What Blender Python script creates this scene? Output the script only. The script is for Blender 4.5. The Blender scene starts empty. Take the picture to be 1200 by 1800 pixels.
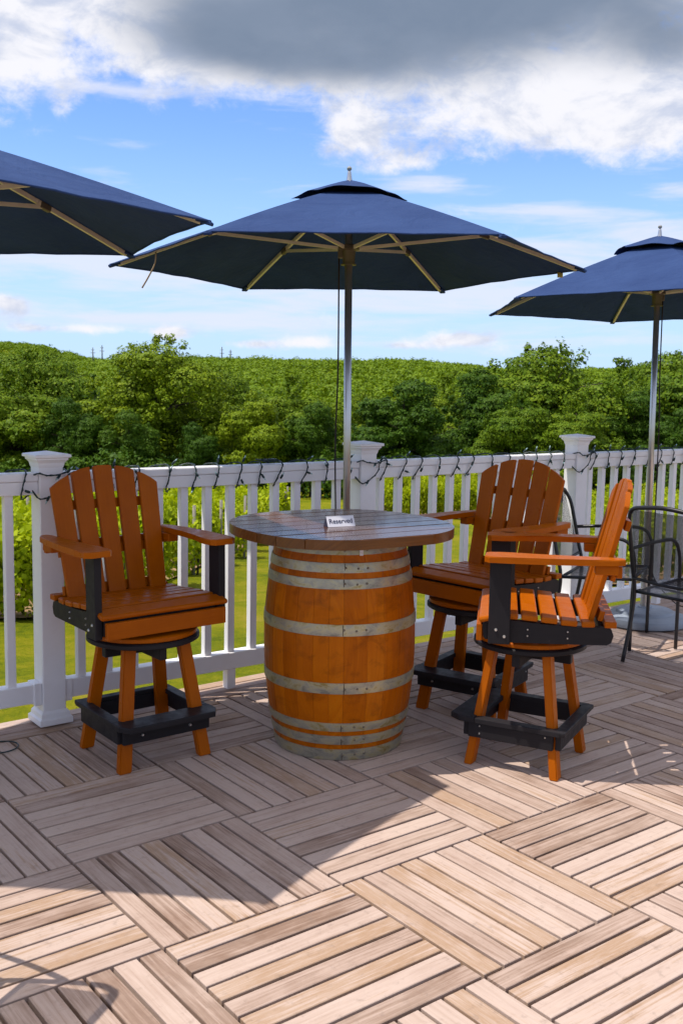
import bpy, bmesh, math, random
import numpy as np
from mathutils import Vector, Matrix

random.seed(7)
RNG = np.random.default_rng(7)
SC = bpy.context.scene
COL = SC.collection
R_ = math.radians

# ------------------------------------------------------------------ camera
CAM = Vector((-1.21853849, -3.58661962, 1.53373343))
RV = Vector((0.79537804, -0.60599224, 0.01213149))
UV_ = Vector((0.06698913, 0.10778207, 0.99191506))
WV = Vector((0.60240039, 0.78813478, -0.12632238))
cd = bpy.data.cameras.new('camera')
cam = bpy.data.objects.new('camera', cd)
COL.objects.link(cam)
M3 = Matrix(((RV.x, UV_.x, -WV.x), (RV.y, UV_.y, -WV.y), (RV.z, UV_.z, -WV.z)))
cam.matrix_world = Matrix.Translation(CAM) @ M3.to_4x4()
cd.sensor_fit = 'VERTICAL'; cd.sensor_height = 36.0; cd.sensor_width = 24.0
cd.lens = 36.14; cd.clip_start = 0.05; cd.clip_end = 6000
cd.dof.use_dof = True; cd.dof.focus_distance = 4.4; cd.dof.aperture_fstop = 9.0
SC.camera = cam

# ------------------------------------------------------------------ node helpers
class NT:
    def __init__(s, tree): s.t = tree; s.n = tree.nodes; s.l = tree.links
    def node(s, typ, **kw):
        nd = s.n.new(typ)
        for k, v in kw.items(): setattr(nd, k, v)
        return nd
    def link(s, a, b): s.l.new(a, b)
    def setin(s, sock, v):
        if isinstance(v, bpy.types.NodeSocket): s.l.new(v, sock)
        elif v is not None: sock.default_value = v
    def math(s, op, a, b=None, c=None, clamp=False):
        nd = s.node('ShaderNodeMath', operation=op); nd.use_clamp = clamp
        s.setin(nd.inputs[0], a)
        if b is not None: s.setin(nd.inputs[1], b)
        if c is not None: s.setin(nd.inputs[2], c)
        return nd.outputs[0]
    def vmath(s, op, a, b=None):
        nd = s.node('ShaderNodeVectorMath', operation=op)
        s.setin(nd.inputs[0], a)
        if b is not None: s.setin(nd.inputs[1], b)
        return nd.outputs['Value'] if op in ('DOT_PRODUCT', 'LENGTH') else nd.outputs[0]
    def noise(s, vec, scale, detail=4, rough=.5, dist=0, dim='3D', w=None):
        nd = s.node('ShaderNodeTexNoise', noise_dimensions=dim)
        if vec is not None: s.link(vec, nd.inputs['Vector'])
        nd.inputs['Scale'].default_value = scale; nd.inputs['Detail'].default_value = detail
        nd.inputs['Roughness'].default_value = rough; nd.inputs['Distortion'].default_value = dist
        if w is not None: s.setin(nd.inputs['W'], w)
        return nd.outputs['Fac']
    def ramp(s, fac, stops, interp='LINEAR'):
        nd = s.node('ShaderNodeValToRGB'); cr = nd.color_ramp; cr.interpolation = interp
        while len(cr.elements) > 1: cr.elements.remove(cr.elements[-1])
        cr.elements[0].position = stops[0][0]; cr.elements[0].color = c4(stops[0][1])
        for p, c in stops[1:]:
            e = cr.elements.new(p); e.color = c4(c)
        s.setin(nd.inputs[0], fac)
        return nd.outputs[0]
    def mix(s, fac, a, b, blend='MIX'):
        nd = s.node('ShaderNodeMix', data_type='RGBA', blend_type=blend); nd.clamp_factor = True
        s.setin(nd.inputs[0], fac); s.setin(nd.inputs[6], c4(a) if not isinstance(a, bpy.types.NodeSocket) else a)
        s.setin(nd.inputs[7], c4(b) if not isinstance(b, bpy.types.NodeSocket) else b)
        return nd.outputs[2]
    def maprange(s, v, a, b, c=0., d=1., smooth=False):
        nd = s.node('ShaderNodeMapRange'); nd.interpolation_type = 'SMOOTHSTEP' if smooth else 'LINEAR'
        s.setin(nd.inputs[0], v)
        for i, q in enumerate((a, b, c, d)): s.setin(nd.inputs[i + 1], q)
        return nd.outputs[0]
    def mapping(s, vec, scale=(1, 1, 1), loc=(0, 0, 0), rot=(0, 0, 0)):
        nd = s.node('ShaderNodeMapping'); s.link(vec, nd.inputs[0])
        nd.inputs[1].default_value = loc; nd.inputs[2].default_value = rot; nd.inputs[3].default_value = scale
        return nd.outputs[0]
def c4(c):
    if isinstance(c, (int, float)): return (c, c, c, 1)
    return tuple(c) if len(c) == 4 else (c[0], c[1], c[2], 1)

# ------------------------------------------------------------------ world / sun
SUN_DIR = Vector((-0.38, 0.20, 1.0)).normalized()      # towards the sun
sun_el = math.asin(SUN_DIR.z)
w = bpy.data.worlds.new('World'); SC.world = w; w.use_nodes = True
T = NT(w.node_tree); T.n.clear()
out = T.node('ShaderNodeOutputWorld'); bg = T.node('ShaderNodeBackground'); T.link(bg.outputs[0], out.inputs[0])
sky = T.node('ShaderNodeTexSky', sky_type='NISHITA'); sky.sun_disc = False
sky.sun_elevation = sun_el
sky.sun_rotation = math.atan2(SUN_DIR.x, SUN_DIR.y)
sky.altitude = 300; sky.air_density = 1.0; sky.dust_density = 0.3; sky.ozone_density = 3.0
SKYS = 0.096
tc = T.node('ShaderNodeTexCoord').outputs['Generated']
sep = T.node('ShaderNodeSeparateXYZ'); T.link(tc, sep.inputs[0])
dx, dy, dz = sep.outputs
el = T.math('ARCSINE', dz)
# azimuth measured clockwise from the heading of the vineyard valley
F2 = Vector((0.607265, 0.794499, 0)); R2 = Vector((0.794499, -0.607265, 0))
fa = T.vmath('DOT_PRODUCT', tc, tuple(F2)); ra = T.vmath('DOT_PRODUCT', tc, tuple(R2))
az = T.math('ARCTAN2', ra, fa)
def blob(a0, e0, sa, se):
    """soft elliptical weight round a sky direction (radians)"""
    p = T.math('DIVIDE', T.math('SUBTRACT', az, a0), sa)
    q = T.math('DIVIDE', T.math('SUBTRACT', el, e0), se)
    r = T.math('ADD', T.math('MULTIPLY', p, p), T.math('MULTIPLY', q, q))
    return T.math('POWER', 2.718, T.math('MULTIPLY', r, -1.0))
def sm(*a):
    o = a[0]
    for b in a[1:]: o = T.math('ADD', o, b)
    return o
def mulc(a, k): return T.math('MULTIPLY', a, k)
def A(px, py): return math.atan((px - 600) / 1807.), math.atan((670 - py) / 1807.)
def B(px, py, sx, sy, k=1.):
    a, e = A(px, py)
    return mulc(blob(a, e, sx / 1807., sy / 1807.), k)
# three noises: billows, fine edge, streaks
nv = T.mapping(tc, scale=(1, 1, 1.5), loc=(3.1, 1.7, .4))
n1 = T.noise(nv, 8.5, 8, .6, .2)
n2 = T.noise(nv, 34, 7, .68, .3)
sv = T.mapping(tc, scale=(1.6, 1.6, 12), loc=(.2, 5.3, 1.3))
n3 = T.noise(sv, 4.2, 6, .58, .3)
cum_mask = sm(B(780, -60, 640, 190, .98), B(1020, 215, 260, 62, .52), B(1180, 200, 160, 90, .40), B(45, 150, 75, 110, .42), B(120, 20, 300, 95, .55), B(130, 215, 30, 45, .26), B(400, 110, 170, 75, .42),
              B(615, 255, 60, 34, .62), B(700, 300, 55, 18, .38), B(760, 338, 60, 10, .42), B(560, 285, 30, 22, .2), B(640, 150, 260, 50, .3),
              B(545, 604, 45, 12, .60), B(800, 598, 62, 17, .74), B(690, 607, 50, 8, .42), B(16, 550, 46, 19, .64), B(296, 592, 24, 12, .6), B(120, 588, 170, 9, .5), B(440, 608, 50, 10, .58), B(1100, 600, 80, 6, .2),
              B(330, 260, 220, 60, -.25), B(900, 345, 260, 22, -.3))
far_cov = T.maprange(el, .45, .9, 0, .62)       # unseen cloud overhead, thickened to brighten and whiten the ambient light
side = T.maprange(T.math('ABSOLUTE', az), .5, 1.1, 0, .36)  # cloud out of view to the sides, likewise filled for ambient light
bias = T.math('ADD', cum_mask, T.math('MAXIMUM', far_cov, side))
dens = T.math('ADD', T.math('ADD', mulc(T.math('SUBTRACT', n1, .5), .95), mulc(T.math('SUBTRACT', n2, .5), .85)), bias)
cum = T.maprange(dens, .10, .58, smooth=True)
str_mask = sm(B(620, 500, 900, 55, .5), B(1080, 425, 200, 34, .4), B(100, 470, 250, 40, .25), B(740, 338, 90, 14, .55), B(1120, 320, 170, 16, .36), B(1170, 355, 70, 14, .5), B(350, 570, 500, 14, .2), B(900, 385, 220, 14, .34), B(210, 200, 110, 14, .4), B(600, 590, 900, 30, .28))
sdens = T.math('ADD', mulc(T.math('SUBTRACT', n3, .5), 1.5), str_mask)
strk = T.maprange(sdens, .10, .60, 0, .82, smooth=True)
# cloud colour: thick parts go grey-blue at the base
nsh = T.noise(T.mapping(tc, scale=(1, 1, 2.2), loc=(7, 2, 1)), 5, 5, .55)
dark_mask = sm(B(760, 30, 520, 125, 1.25), B(560, 150, 190, 42, .5), B(330, 120, 160, 40, .38), B(1150, 130, 90, 60, .45), B(350, 60, 130, 45, .35))
dk = T.maprange(T.math('ADD', dark_mask, T.math('ADD', mulc(T.math('SUBTRACT', nsh, .5), .8), T.maprange(el, .45, .9, 0, .0))), .25, 1.15, smooth=True)
dk = T.math('MULTIPLY', dk, T.maprange(dens, .08, .40))
CL_W = (1.0, 1.0, 1.06)
cl = T.mix(dk, CL_W, (.22, .285, .40))
n4 = T.noise(T.mapping(tc, scale=(1, 1, 1.8), loc=(4, 8, 2)), 15, 7, .62, .4)
cl = T.mix(T.maprange(n4, .42, .66, 0, .8, smooth=True), cl, T.mix(dk, (.56, .64, .84), (.24, .305, .42)))
skyc = T.mix(1., sky.outputs[0], (.66, .80, 1.07), 'MULTIPLY')
skyS = T.mix(1., skyc, (SKYS, SKYS, SKYS), 'MULTIPLY')
# low haze band: horizon air is paler
hz = T.maprange(el, .02, .26, .75, 0., smooth=True)
skyS = T.mix(hz, skyS, (.275, .39, .575))
EXPO = 0.0
CB = .475
clS = T.mix(1., cl, (CB, CB, CB), 'MULTIPLY')
stS = T.mix(1., (.86, .90, 1.06), (CB, CB, CB), 'MULTIPLY')
c_ = T.mix(strk, skyS, stS)
c_ = T.mix(cum, c_, clS)
# below the horizon the air simply stays pale
c_ = T.mix(T.maprange(el, -.06, -.01, 1, 0), c_, (.25, .3, .3))
T.link(c_, bg.inputs[0]); bg.inputs[1].default_value = 1.0

sl = bpy.data.lights.new('sun', 'SUN'); sun = bpy.data.objects.new('sun', sl); COL.objects.link(sun)
sl.energy = 2.5; sl.angle = R_(.55); sl.color = (1.0, .94, .85)
sun.rotation_euler = SUN_DIR.to_track_quat('Z', 'Y').to_euler()
vs = SC.view_settings
vs.view_transform = 'Standard'; vs.look = 'None'; vs.gamma = 1; vs.use_curve_mapping = False
vs.exposure = 1.0
SC.render.engine = 'CYCLES'
SC.cycles.max_bounces = 8; SC.cycles.transparent_max_bounces = 12

# ------------------------------------------------------------------ materials
MATS = {}
def mat(name):
    m = bpy.data.materials.new(name); m.use_nodes = True
    t = NT(m.node_tree); b = t.n['Principled BSDF']
    MATS[name] = m
    return m, t, b
def rnd_sock(t):
    oi = t.node('ShaderNodeObjectInfo').outputs['Random']
    gi = t.node('ShaderNodeNewGeometry').outputs['Random Per Island']
    return t.math('FRACT', t.math('ADD', oi, t.math('MULTIPLY', gi, 7.31)))
def bump(t, b, h, strength=.3, dist=.01):
    n = t.node('ShaderNodeBump'); n.inputs['Strength'].default_value = strength; n.inputs['Distance'].default_value = dist
    t.link(h, n.inputs['Height']); t.link(n.outputs[0], b.inputs['Normal'])
def spec(b, v):
    b.inputs['Specular IOR Level'].default_value = v

def wood_material(name, stops, rough=.6, grain=.5, spec_=.3, blotch=.3, bstr=.35, seedk=31., coat=0.):
    m, t, b = mat(name)
    uv = t.node('ShaderNodeTexCoord').outputs['UV']
    r = rnd_sock(t)
    off = t.node('ShaderNodeCombineXYZ'); t.link(t.math('MULTIPLY', r, seedk), off.inputs[0]); t.link(t.math('MULTIPLY', r, 17.), off.inputs[1]); t.link(t.math('MULTIPLY', r, 9.), off.inputs[2])
    p = t.vmath('ADD', uv, off.outputs[0])
    g1 = t.noise(t.mapping(p, scale=(3.5, 90, 1)), 1., 5, .6, .6)
    g2 = t.noise(t.mapping(p, scale=(14, 420, 1)), 1., 3, .6)
    bl = t.noise(t.mapping(p, scale=(5, 11, 1)), 1., 4, .6)
    f = t.math('ADD', t.math('ADD', t.math('MULTIPLY', t.math('SUBTRACT', r, .5), 1 - grain), .5),
               t.math('ADD', t.math('MULTIPLY', t.math('SUBTRACT', g1, .5), grain * 1.6), t.math('MULTIPLY', t.math('SUBTRACT', bl, .5), blotch)), clamp=True)
    f = t.math('ADD', f, t.math('MULTIPLY', t.math('SUBTRACT', g2, .5), .22), clamp=True)
    c = t.ramp(f, stops)
    t.link(c, b.inputs['Base Color'])
    b.inputs['Roughness'].default_value = rough; spec(b, spec_)
    if coat:
        b.inputs['Coat Weight'].default_value = coat; b.inputs['Coat Roughness'].default_value = .12
    bump(t, b, t.math('ADD', g1, t.math('MULTIPLY', g2, .5)), bstr, .002)
    return m, t, b

DECK, t, b = wood_material('weathered_teak', [(0, (.16, .092, .062)), (.2, (.25, .160, .115)), (.36, (.40, .285, .228)), (.58, (.50, .380, .318)), (.76, (.35, .22, .135)), (1, (.55, .43, .365))], .68, .42, .25, .38, .5)
# fine stains and pale wear on the deck
tc_ = t.node('ShaderNodeNewGeometry').outputs['Position']
st = t.noise(tc_, 2.3, 6, .65, .4); st2 = t.noise(tc_, 26, 5, .7)
src = b.inputs['Base Color'].links[0].from_socket
c1 = t.mix(t.maprange(st, .42, .74, 0, .34), src, (.58, .46, .385))
c1 = t.mix(t.maprange(st2, .56, .76, 0, .55), c1, (.20, .14, .11))
t.link(c1, b.inputs['Base Color'])

EDGE, t, b = mat('deck_underside'); b.inputs['Base Color'].default_value = (.012, .007, .005, 1); b.inputs['Roughness'].default_value = .9
BORD = DECK

def poly_lumber(name, col, col2, rough=.33):
    m, t, b = mat(name)
    uv = t.node('ShaderNodeTexCoord').outputs['UV']; r = rnd_sock(t)
    ob = t.node('ShaderNodeTexCoord').outputs['Object']
    g = t.noise(t.mapping(uv, scale=(6, 160, 1)), 1., 4, .6)
    bl = t.noise(ob, 9, 5, .6)
    f = t.math('ADD', t.math('MULTIPLY', g, .45), t.math('ADD', t.math('MULTIPLY', bl, .5), t.math('MULTIPLY', r, .25)), clamp=True)
    sc = t.noise(ob, 38, 4, .75, 1.2); sc2 = t.noise(ob, 6, 3, .6)
    base = t.ramp(f, [(.25, col2), (.75, col)])
    scr = t.math('MULTIPLY', t.maprange(sc, .66, .74), t.maprange(sc2, .5, .7, 0, .5))
    t.link(t.mix(scr, base, tuple(min(.7, q * 1.6 + .12) for q in col)), b.inputs['Base Color'])
    t.link(t.maprange(t.noise(ob, 28, 4, .6), .3, .7, rough - .08, rough + .14), b.inputs['Roughness'])
    spec(b, .11)
    bump(t, b, t.math('ADD', g, t.math('MULTIPLY', t.noise(ob, 60, 3), .6)), .22, .0012)
    return m
ORANGE = poly_lumber('orange_brown_lumber', (.40, .094, .0005), (.28, .056, .0003))
BLACKP = poly_lumber('charcoal_lumber', (.022, .020, .022), (.014, .013, .015), .4)

VINYL, t, b = mat('white_vinyl')
ob = t.node('ShaderNodeTexCoord').outputs['Object']
geo = t.node('ShaderNodeNewGeometry').outputs['Position']
t.link(t.mix(t.maprange(t.noise(geo, 7, 6, .7), .5, .8, 0, .35), (.86, .84, .845), (.70, .67, .64)), b.inputs['Base Color'])
b.inputs['Roughness'].default_value = .38; spec(b, .4)

BARREL, t, b = wood_material('varnished_oak', [(0, (.20, .040, .0005)), (.35, (.35, .078, .0008)), (.65, (.44, .105, .001)), (1, (.54, .15, .003))], .38, .5, .08, .6, .3, coat=.05)
ob = t.node('ShaderNodeNewGeometry').outputs['Position']
src = b.inputs['Base Color'].links[0].from_socket
t.link(t.mix(t.maprange(t.noise(t.mapping(ob, scale=(1, 1, 1.6)), 9, 6, .68, .8), .50, .76, 0, .75), src, (.13, .028, .002)), b.inputs['Base Color'])
HOOP, t, b = mat('galvanised_steel')
ob = t.node('ShaderNodeTexCoord').outputs['Object']
nz = t.noise(t.mapping(ob, scale=(1, 1, 2)), 11, 6, .7, .5); nz2 = t.noise(ob, 60, 4, .6)
c = t.ramp(nz, [(.3, (.19, .18, .145)), (.45, (.36, .34, .27)), (.54, (.46, .41, .26)), (.66, (.30, .22, .06)), (.8, (.20, .12, .03))])
t.link(c, b.inputs['Base Color']); b.inputs['Metallic'].default_value = .6
t.link(t.maprange(nz2, .3, .7, .34, .6), b.inputs['Roughness']); bump(t, b, nz2, .15, .002)

TOPW, t, b = wood_material('dark_stained_plank', [(0, (.040, .016, .008)), (.4, (.085, .034, .016)), (.75, (.13, .055, .026)), (1, (.18, .085, .04))], .24, .5, .5, .35, .4, coat=.35)
TOPE, t, b = wood_material('tabletop_edge_wood', [(0, (.07, .024, .003)), (.5, (.16, .055, .007)), (1, (.30, .12, .015))], .35, .6, .4, .35, .35, coat=.2)

def fabric():
    m, t, b = mat('navy_canopy_fabric')
    ob = t.node('ShaderNodeTexCoord').outputs['Object']
    n = t.noise(ob, 3.2, 5, .6, .3); f = t.noise(ob, 240, 2, .5)
    t.link(t.mix(t.maprange(n, .3, .7), (.023, .046, .132), (.033, .064, .168)), b.inputs['Base Color'])
    b.inputs['Roughness'].default_value = .8; spec(b, .1)
    bump(t, b, t.math('ADD', t.math('MULTIPLY', t.noise(ob, 6, 4, .55, .6), 12.), f), .4, .005)
    return m
FABRIC = fabric()
def simple(name, col, rough=.5, metal=0., sp=.5, var=.0, scale=12.):
    m, t, b = mat(name)
    ob = t.node('ShaderNodeTexCoord').outputs['Object']
    n = t.noise(ob, scale, 5, .6)
    c2 = tuple(x * (1 - var) for x in col)
    t.link(t.mix(t.maprange(n, .3, .7), col, c2), b.inputs['Base Color'])
    b.inputs['Roughness'].default_value = rough; b.inputs['Metallic'].default_value = metal; spec(b, sp)
    t.link(t.maprange(t.noise(ob, scale * 3, 4, .6), .3, .7, max(.05, rough - .07), min(1, rough + .09)), b.inputs['Roughness'])
    return m
CHROME = simple('polished_aluminium', (.58, .57, .55), .30, .9, .5, .08, 1.5)
RIBM = simple('champagne_anodised_rib', (.84, .74, .58), .34, .25, .5, .1)
BRONZE = simple('bronze_hub', (.21, .17, .12), .42, .6, .5, .3)
BLACKM = simple('black_powder_coat', (.016, .015, .018), .36, 0., .5, .3)
BASEG = simple('grey_resin', (.27, .31, .37), .38, 0., .5, .18, 8)
CORD = simple('dark_cord', (.035, .022, .018), .7, 0, .3, .3)
STRAP = simple('tan_strap', (.34, .25, .15), .7, 0, .3, .3)
BRASS = simple('brass_tag', (.42, .32, .09), .4, .7)
WIRE = simple('dark_green_wire', (.006, .030, .032), .45, 0, .5, .3)
BULB = simple('clear_bulb', (.42, .62, .62), .15, 0, .6, .1)
CARD = simple('white_card', (.72, .70, .74), .5, 0, .4, .06)
CARDD = simple('card_end_shade', (.03, .03, .06), .5)  # dark colour standing for the shade inside the folded card
INK = simple('printed_ink', (.03, .03, .07), .6)
BOLT = simple('stainless_bolt', (.62, .62, .62), .3, .9)
FAR = simple('weathered_pylon_steel', (.10, .11, .12), .7)
POSTW = simple('weathered_vine_post', (.30, .27, .22), .8, 0, .2, .4)
BARK = simple('bark', (.075, .058, .042), .9, 0, .1, .45, 4)

def mesh_screen():
    m, t, b = mat('black_mesh_screen')
    uv = t.node('ShaderNodeTexCoord').outputs['UV']
    b.inputs['Base Color'].default_value = (.02, .02, .024, 1); b.inputs['Roughness'].default_value = .4
    sx = t.node('ShaderNodeSeparateXYZ'); t.link(uv, sx.inputs[0])
    def line(u): return t.math('GREATER_THAN', t.math('FRACT', t.math('MULTIPLY', u, 190.)), .27)
    a = line(t.math('ADD', sx.outputs[0], sx.outputs[1])); c = line(t.math('SUBTRACT', sx.outputs[0], sx.outputs[1]))
    hole = t.math('MULTIPLY', a, c)
    tr = t.node('ShaderNodeBsdfTransparent'); ms = t.node('ShaderNodeMixShader')
    t.link(hole, ms.inputs[0]); t.link(b.outputs[0], ms.inputs[1]); t.link(tr.outputs[0], ms.inputs[2])
    t.link(ms.outputs[0], t.n['Material Output'].inputs[0])
    return m
SCREEN = mesh_screen()

def leaf_material(name, a, c, d, transl=.16, orand=.5):
    m, t, b = mat(name)
    gi = t.node('ShaderNodeNewGeometry').outputs['Random Per Island']
    oi = t.node('ShaderNodeObjectInfo').outputs['Random']
    pos = t.node('ShaderNodeNewGeometry').outputs['Position']
    n = t.noise(pos, .55, 3, .6)
    f = t.math('ADD', t.math('MULTIPLY', gi, .45), t.math('ADD', t.math('MULTIPLY', oi, orand * .45), t.math('MULTIPLY', n, .5 - .1 * orand)))
    c_ = t.ramp(f, [(.2, a), (.5, c), (.85, d)])
    t.link(c_, b.inputs['Base Color']); b.inputs['Roughness'].default_value = .55; spec(b, .12)
    tr = t.node('ShaderNodeBsdfTranslucent'); t.link(t.mix(1., c_, (1.25, 1.2, .5), 'MULTIPLY'), tr.inputs[0])
    ms = t.node('ShaderNodeMixShader'); ms.inputs[0].default_value = transl
    t.link(b.outputs[0], ms.inputs[1]); t.link(tr.outputs[0], ms.inputs[2]); t.link(ms.outputs[0], t.n['Material Output'].inputs[0])
    return m
LEAF = leaf_material('broad_leaves', (0.037, 0.085, 0.0031), (0.095, 0.166, 0.0054), (0.176, 0.241, 0.0085))
LEAFD = leaf_material('dark_leaves', (0.018, 0.050, 0.0028), (0.040, 0.093, 0.0047), (0.081, 0.143, 0.0076))
LEAFY = leaf_material('yellow_green_leaves', (0.081, 0.140, 0.0032), (0.152, 0.222, 0.0054), (0.239, 0.298, 0.0087))
VINEL = leaf_material('vine_leaves', (0.169, 0.239, 0.0040), (0.339, 0.425, 0.0081), (0.526, 0.572, 0.0161), .4, .2)
HILLL = leaf_material('hillside_leaves', (0.083, 0.149, 0.0031), (0.138, 0.217, 0.0041), (0.199, 0.272, 0.0062), .2, 0)

GRASS, t, b = mat('mown_grass')
pos = t.node('ShaderNodeNewGeometry').outputs['Position']
g1 = t.noise(t.mapping(pos, scale=(1, 1, .3)), .35, 6, .65); g2 = t.noise(pos, 3.5, 6, .7); g3 = t.noise(pos, 26, 4, .7)
g2 = t.noise(t.mapping(pos, scale=(1, 1, .3), rot=(0, 0, .5)), 2.2, 7, .75, .5)
f = t.math('ADD', t.math('MULTIPLY', g1, .40), t.math('ADD', t.math('MULTIPLY', g2, .42), t.math('MULTIPLY', g3, .26)))
t.link(t.ramp(f, [(.40, (.070, .105, .002)), (.49, (.145, .175, .002)), (.56, (.225, .225, .003)), (.64, (.30, .25, .02)), (.74, (.36, .28, .07))]), b.inputs['Base Color'])
b.inputs['Roughness'].default_value = .9; spec(b, .1)
bump(t, b, t.math('ADD', g3, g2), .8, .12)
SOIL, t, b = mat('dry_soil')
pos = t.node('ShaderNodeNewGeometry').outputs['Position']
t.link(t.ramp(t.noise(pos, 2.2, 7, .7), [(.35, (.19, .15, .05)), (.5, (.33, .21, .11)), (.62, (.42, .27, .16)), (.72, (.17, .19, .02))]), b.inputs['Base Color'])
b.inputs['Roughness'].default_value = .95; spec(b, .1); bump(t, b, t.noise(pos, 12, 5, .7), .6, .08)

# ------------------------------------------------------------------ object helpers
def link(name, me, m, parent=None, loc=None, rot=None):
    o = bpy.data.objects.new(name, me); COL.objects.link(o)
    if m is not None:
        me.materials.clear()
        for q in (m if isinstance(m, (list, tuple)) else [m]): me.materials.append(q)
    if parent is not None: o.parent = parent
    if loc is not None: o.location = loc
    if rot is not None: o.rotation_euler = rot
    return o
def tag(o, label=None, cat=None, group=None, kind=None):
    if label: o['label'] = label
    if cat: o['category'] = cat
    if group: o['group'] = group
    if kind: o['kind'] = kind
    return o
def empty(name, loc=(0, 0, 0), rot=(0, 0, 0)):
    o = bpy.data.objects.new(name, None); COL.objects.link(o); o.location = loc; o.rotation_euler = rot
    o.empty_display_size = .1
    return o
def set_uv(me, grain=0):
    uvl = me.uv_layers.new(name='UVMap') if not me.uv_layers else me.uv_layers[0]
    n = len(me.vertices); co = np.empty(n * 3); me.vertices.foreach_get('co', co); co = co.reshape(-1, 3)
    li = np.empty(len(me.loops), int); me.loops.foreach_get('vertex_index', li)
    o1, o2 = [k for k in (0, 1, 2) if k != grain]
    uv = np.stack([co[li, grain], co[li, o1] + .83 * co[li, o2]], 1)
    uvl.data.foreach_set('uv', uv.ravel())
def bm_mesh(name, bm, grain=0, smooth=False):
    bm.normal_update()
    me = bpy.data.meshes.new(name); bm.to_mesh(me); bm.free()
    set_uv(me, grain)
    if smooth:
        me.polygons.foreach_set('use_smooth', [True] * len(me.polygons))
    return me
def bm_box(bm, c, s, rot=None, bev=0., taper=None):
    """box centre c, size s; optional bevel"""
    r = bmesh.ops.create_cube(bm, size=1.)
    vs_ = r['verts']
    for v in vs_:
        v.co = Vector((v.co.x * s[0], v.co.y * s[1], v.co.z * s[2]))
        if taper: v.co = taper(v.co)
    if bev > 0:
        es = list({e for v in vs_ for e in v.link_edges})
        rb = bmesh.ops.bevel(bm, geom=es, offset=bev, segments=2, affect='EDGES', profile=.5)
        vs_ = list({v for f in rb['faces'] for v in f.verts} | {v for v in vs_ if v.is_valid})
    m = Matrix.Translation(Vector(c)) @ (rot.to_4x4() if rot is not None else Matrix.Identity(4))
    for v in vs_: v.co = m @ v.co
    return vs_
def box_obj(name, c, s, m, parent=None, rot=None, bev=.004, grain=0):
    """a board modelled round its own centre and placed by its transform"""
    bm = bmesh.new(); bm_box(bm, (0, 0, 0), s, None, bev)
    me = bm_mesh(name, bm, grain)
    return link(name, me, m, parent, c, rot)
def prism(bm, outline, z0, z1, bev=0.):
    """extrude a 2D outline (list of (x,y)) from z0 to z1"""
    n = len(outline)
    a = [bm.verts.new((x, y, z0)) for x, y in outline]; b_ = [bm.verts.new((x, y, z1)) for x, y in outline]
    bm.faces.new(list(reversed(a))); top = bm.faces.new(b_)
    for i in range(n): bm.faces.new((a[i], a[(i + 1) % n], b_[(i + 1) % n], b_[i]))
    if bev: bmesh.ops.bevel(bm, geom=list(top.edges), offset=bev, segments=2, affect='EDGES', profile=.5)
def lathe(bm, prof, seg=32, cap=True):
    rings = []
    for r, z in prof:
        if r < 1e-5: rings.append([bm.verts.new((0, 0, z))])
        else: rings.append([bm.verts.new((r * math.cos(2 * math.pi * i / seg), r * math.sin(2 * math.pi * i / seg), z)) for i in range(seg)])
    for a, b_ in zip(rings, rings[1:]):
        for i in range(seg):
            j = (i + 1) % seg
            if len(a) == 1 and len(b_) == 1: continue
            if len(a) == 1: bm.faces.new((a[0], b_[j], b_[i]))
            elif len(b_) == 1: bm.faces.new((a[i], a[j], b_[0]))
            else: bm.faces.new((a[i], a[j], b_[j], b_[i]))
    if cap:
        if len(rings[0]) > 1: bm.faces.new(list(reversed(rings[0])))
        if len(rings[-1]) > 1: bm.faces.new(rings[-1])
    bmesh.ops.recalc_face_normals(bm, faces=bm.faces)
def catmull(pts, n=6):
    P = [Vector(p) for p in pts]
    P = [P[0] * 2 - P[1]] + P + [P[-1] * 2 - P[-2]]
    o = []
    for i in range(1, len(P) - 2):
        for k in range(n):
            t = k / n; a, b_, c, d = P[i - 1:i + 3]
            o.append(.5 * ((2 * b_) + (-a + c) * t + (2 * a - 5 * b_ + 4 * c - d) * t * t + (-a + 3 * b_ - 3 * c + d) * t ** 3))
    o.append(P[-2])
    return o
def tube(bm, pts, r, seg=8, closed=False):
    pts = [Vector(p) for p in pts]
    n = len(pts); rings = []
    up = Vector((0, 0, 1)); prev = None
    for i, p in enumerate(pts):
        tg = (pts[min(i + 1, n - 1)] - pts[max(i - 1, 0)]).normalized()
        if prev is None:
            a = tg.orthogonal().normalized()
        else:
            a = (prev - tg * prev.dot(tg)); a = a.normalized() if a.length > 1e-6 else tg.orthogonal().normalized()
        prev = a; b_ = tg.cross(a)
        rr = r[i] if isinstance(r, (list, tuple)) else r
        rings.append([bm.verts.new(p + rr * (math.cos(2 * math.pi * k / seg) * a + math.sin(2 * math.pi * k / seg) * b_)) for k in range(seg)])
    for a, b_ in zip(rings, rings[1:]):
        for k in range(seg): bm.faces.new((a[k], a[(k + 1) % seg], b_[(k + 1) % seg], b_[k]))
    bm.faces.new(list(reversed(rings[0]))); bm.faces.new(rings[-1])
def tube_obj(name, pts, r, m, parent=None, seg=8, loc=None, rot=None):
    bm = bmesh.new(); tube(bm, pts, r, seg); bmesh.ops.recalc_face_normals(bm, faces=bm.faces)
    return link(name, bm_mesh(name, bm, 2, True), m, parent, loc, rot)
def lathe_obj(name, prof, m, parent=None, seg=32, loc=None, rot=None, smooth=True):
    bm = bmesh.new(); lathe(bm, prof, seg)
    me = bm_mesh(name, bm, 2, smooth)
    if smooth: me.set_sharp_from_angle(angle=R_(40))
    return link(name, me, m, parent, loc, rot)
def copy_tree(o, parent=None):
    c = o.copy(); COL.objects.link(c); c.parent = parent
    for ch in [x for x in KIDS.get(o.name, [])]: copy_tree_named(ch, c)
    return c
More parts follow.
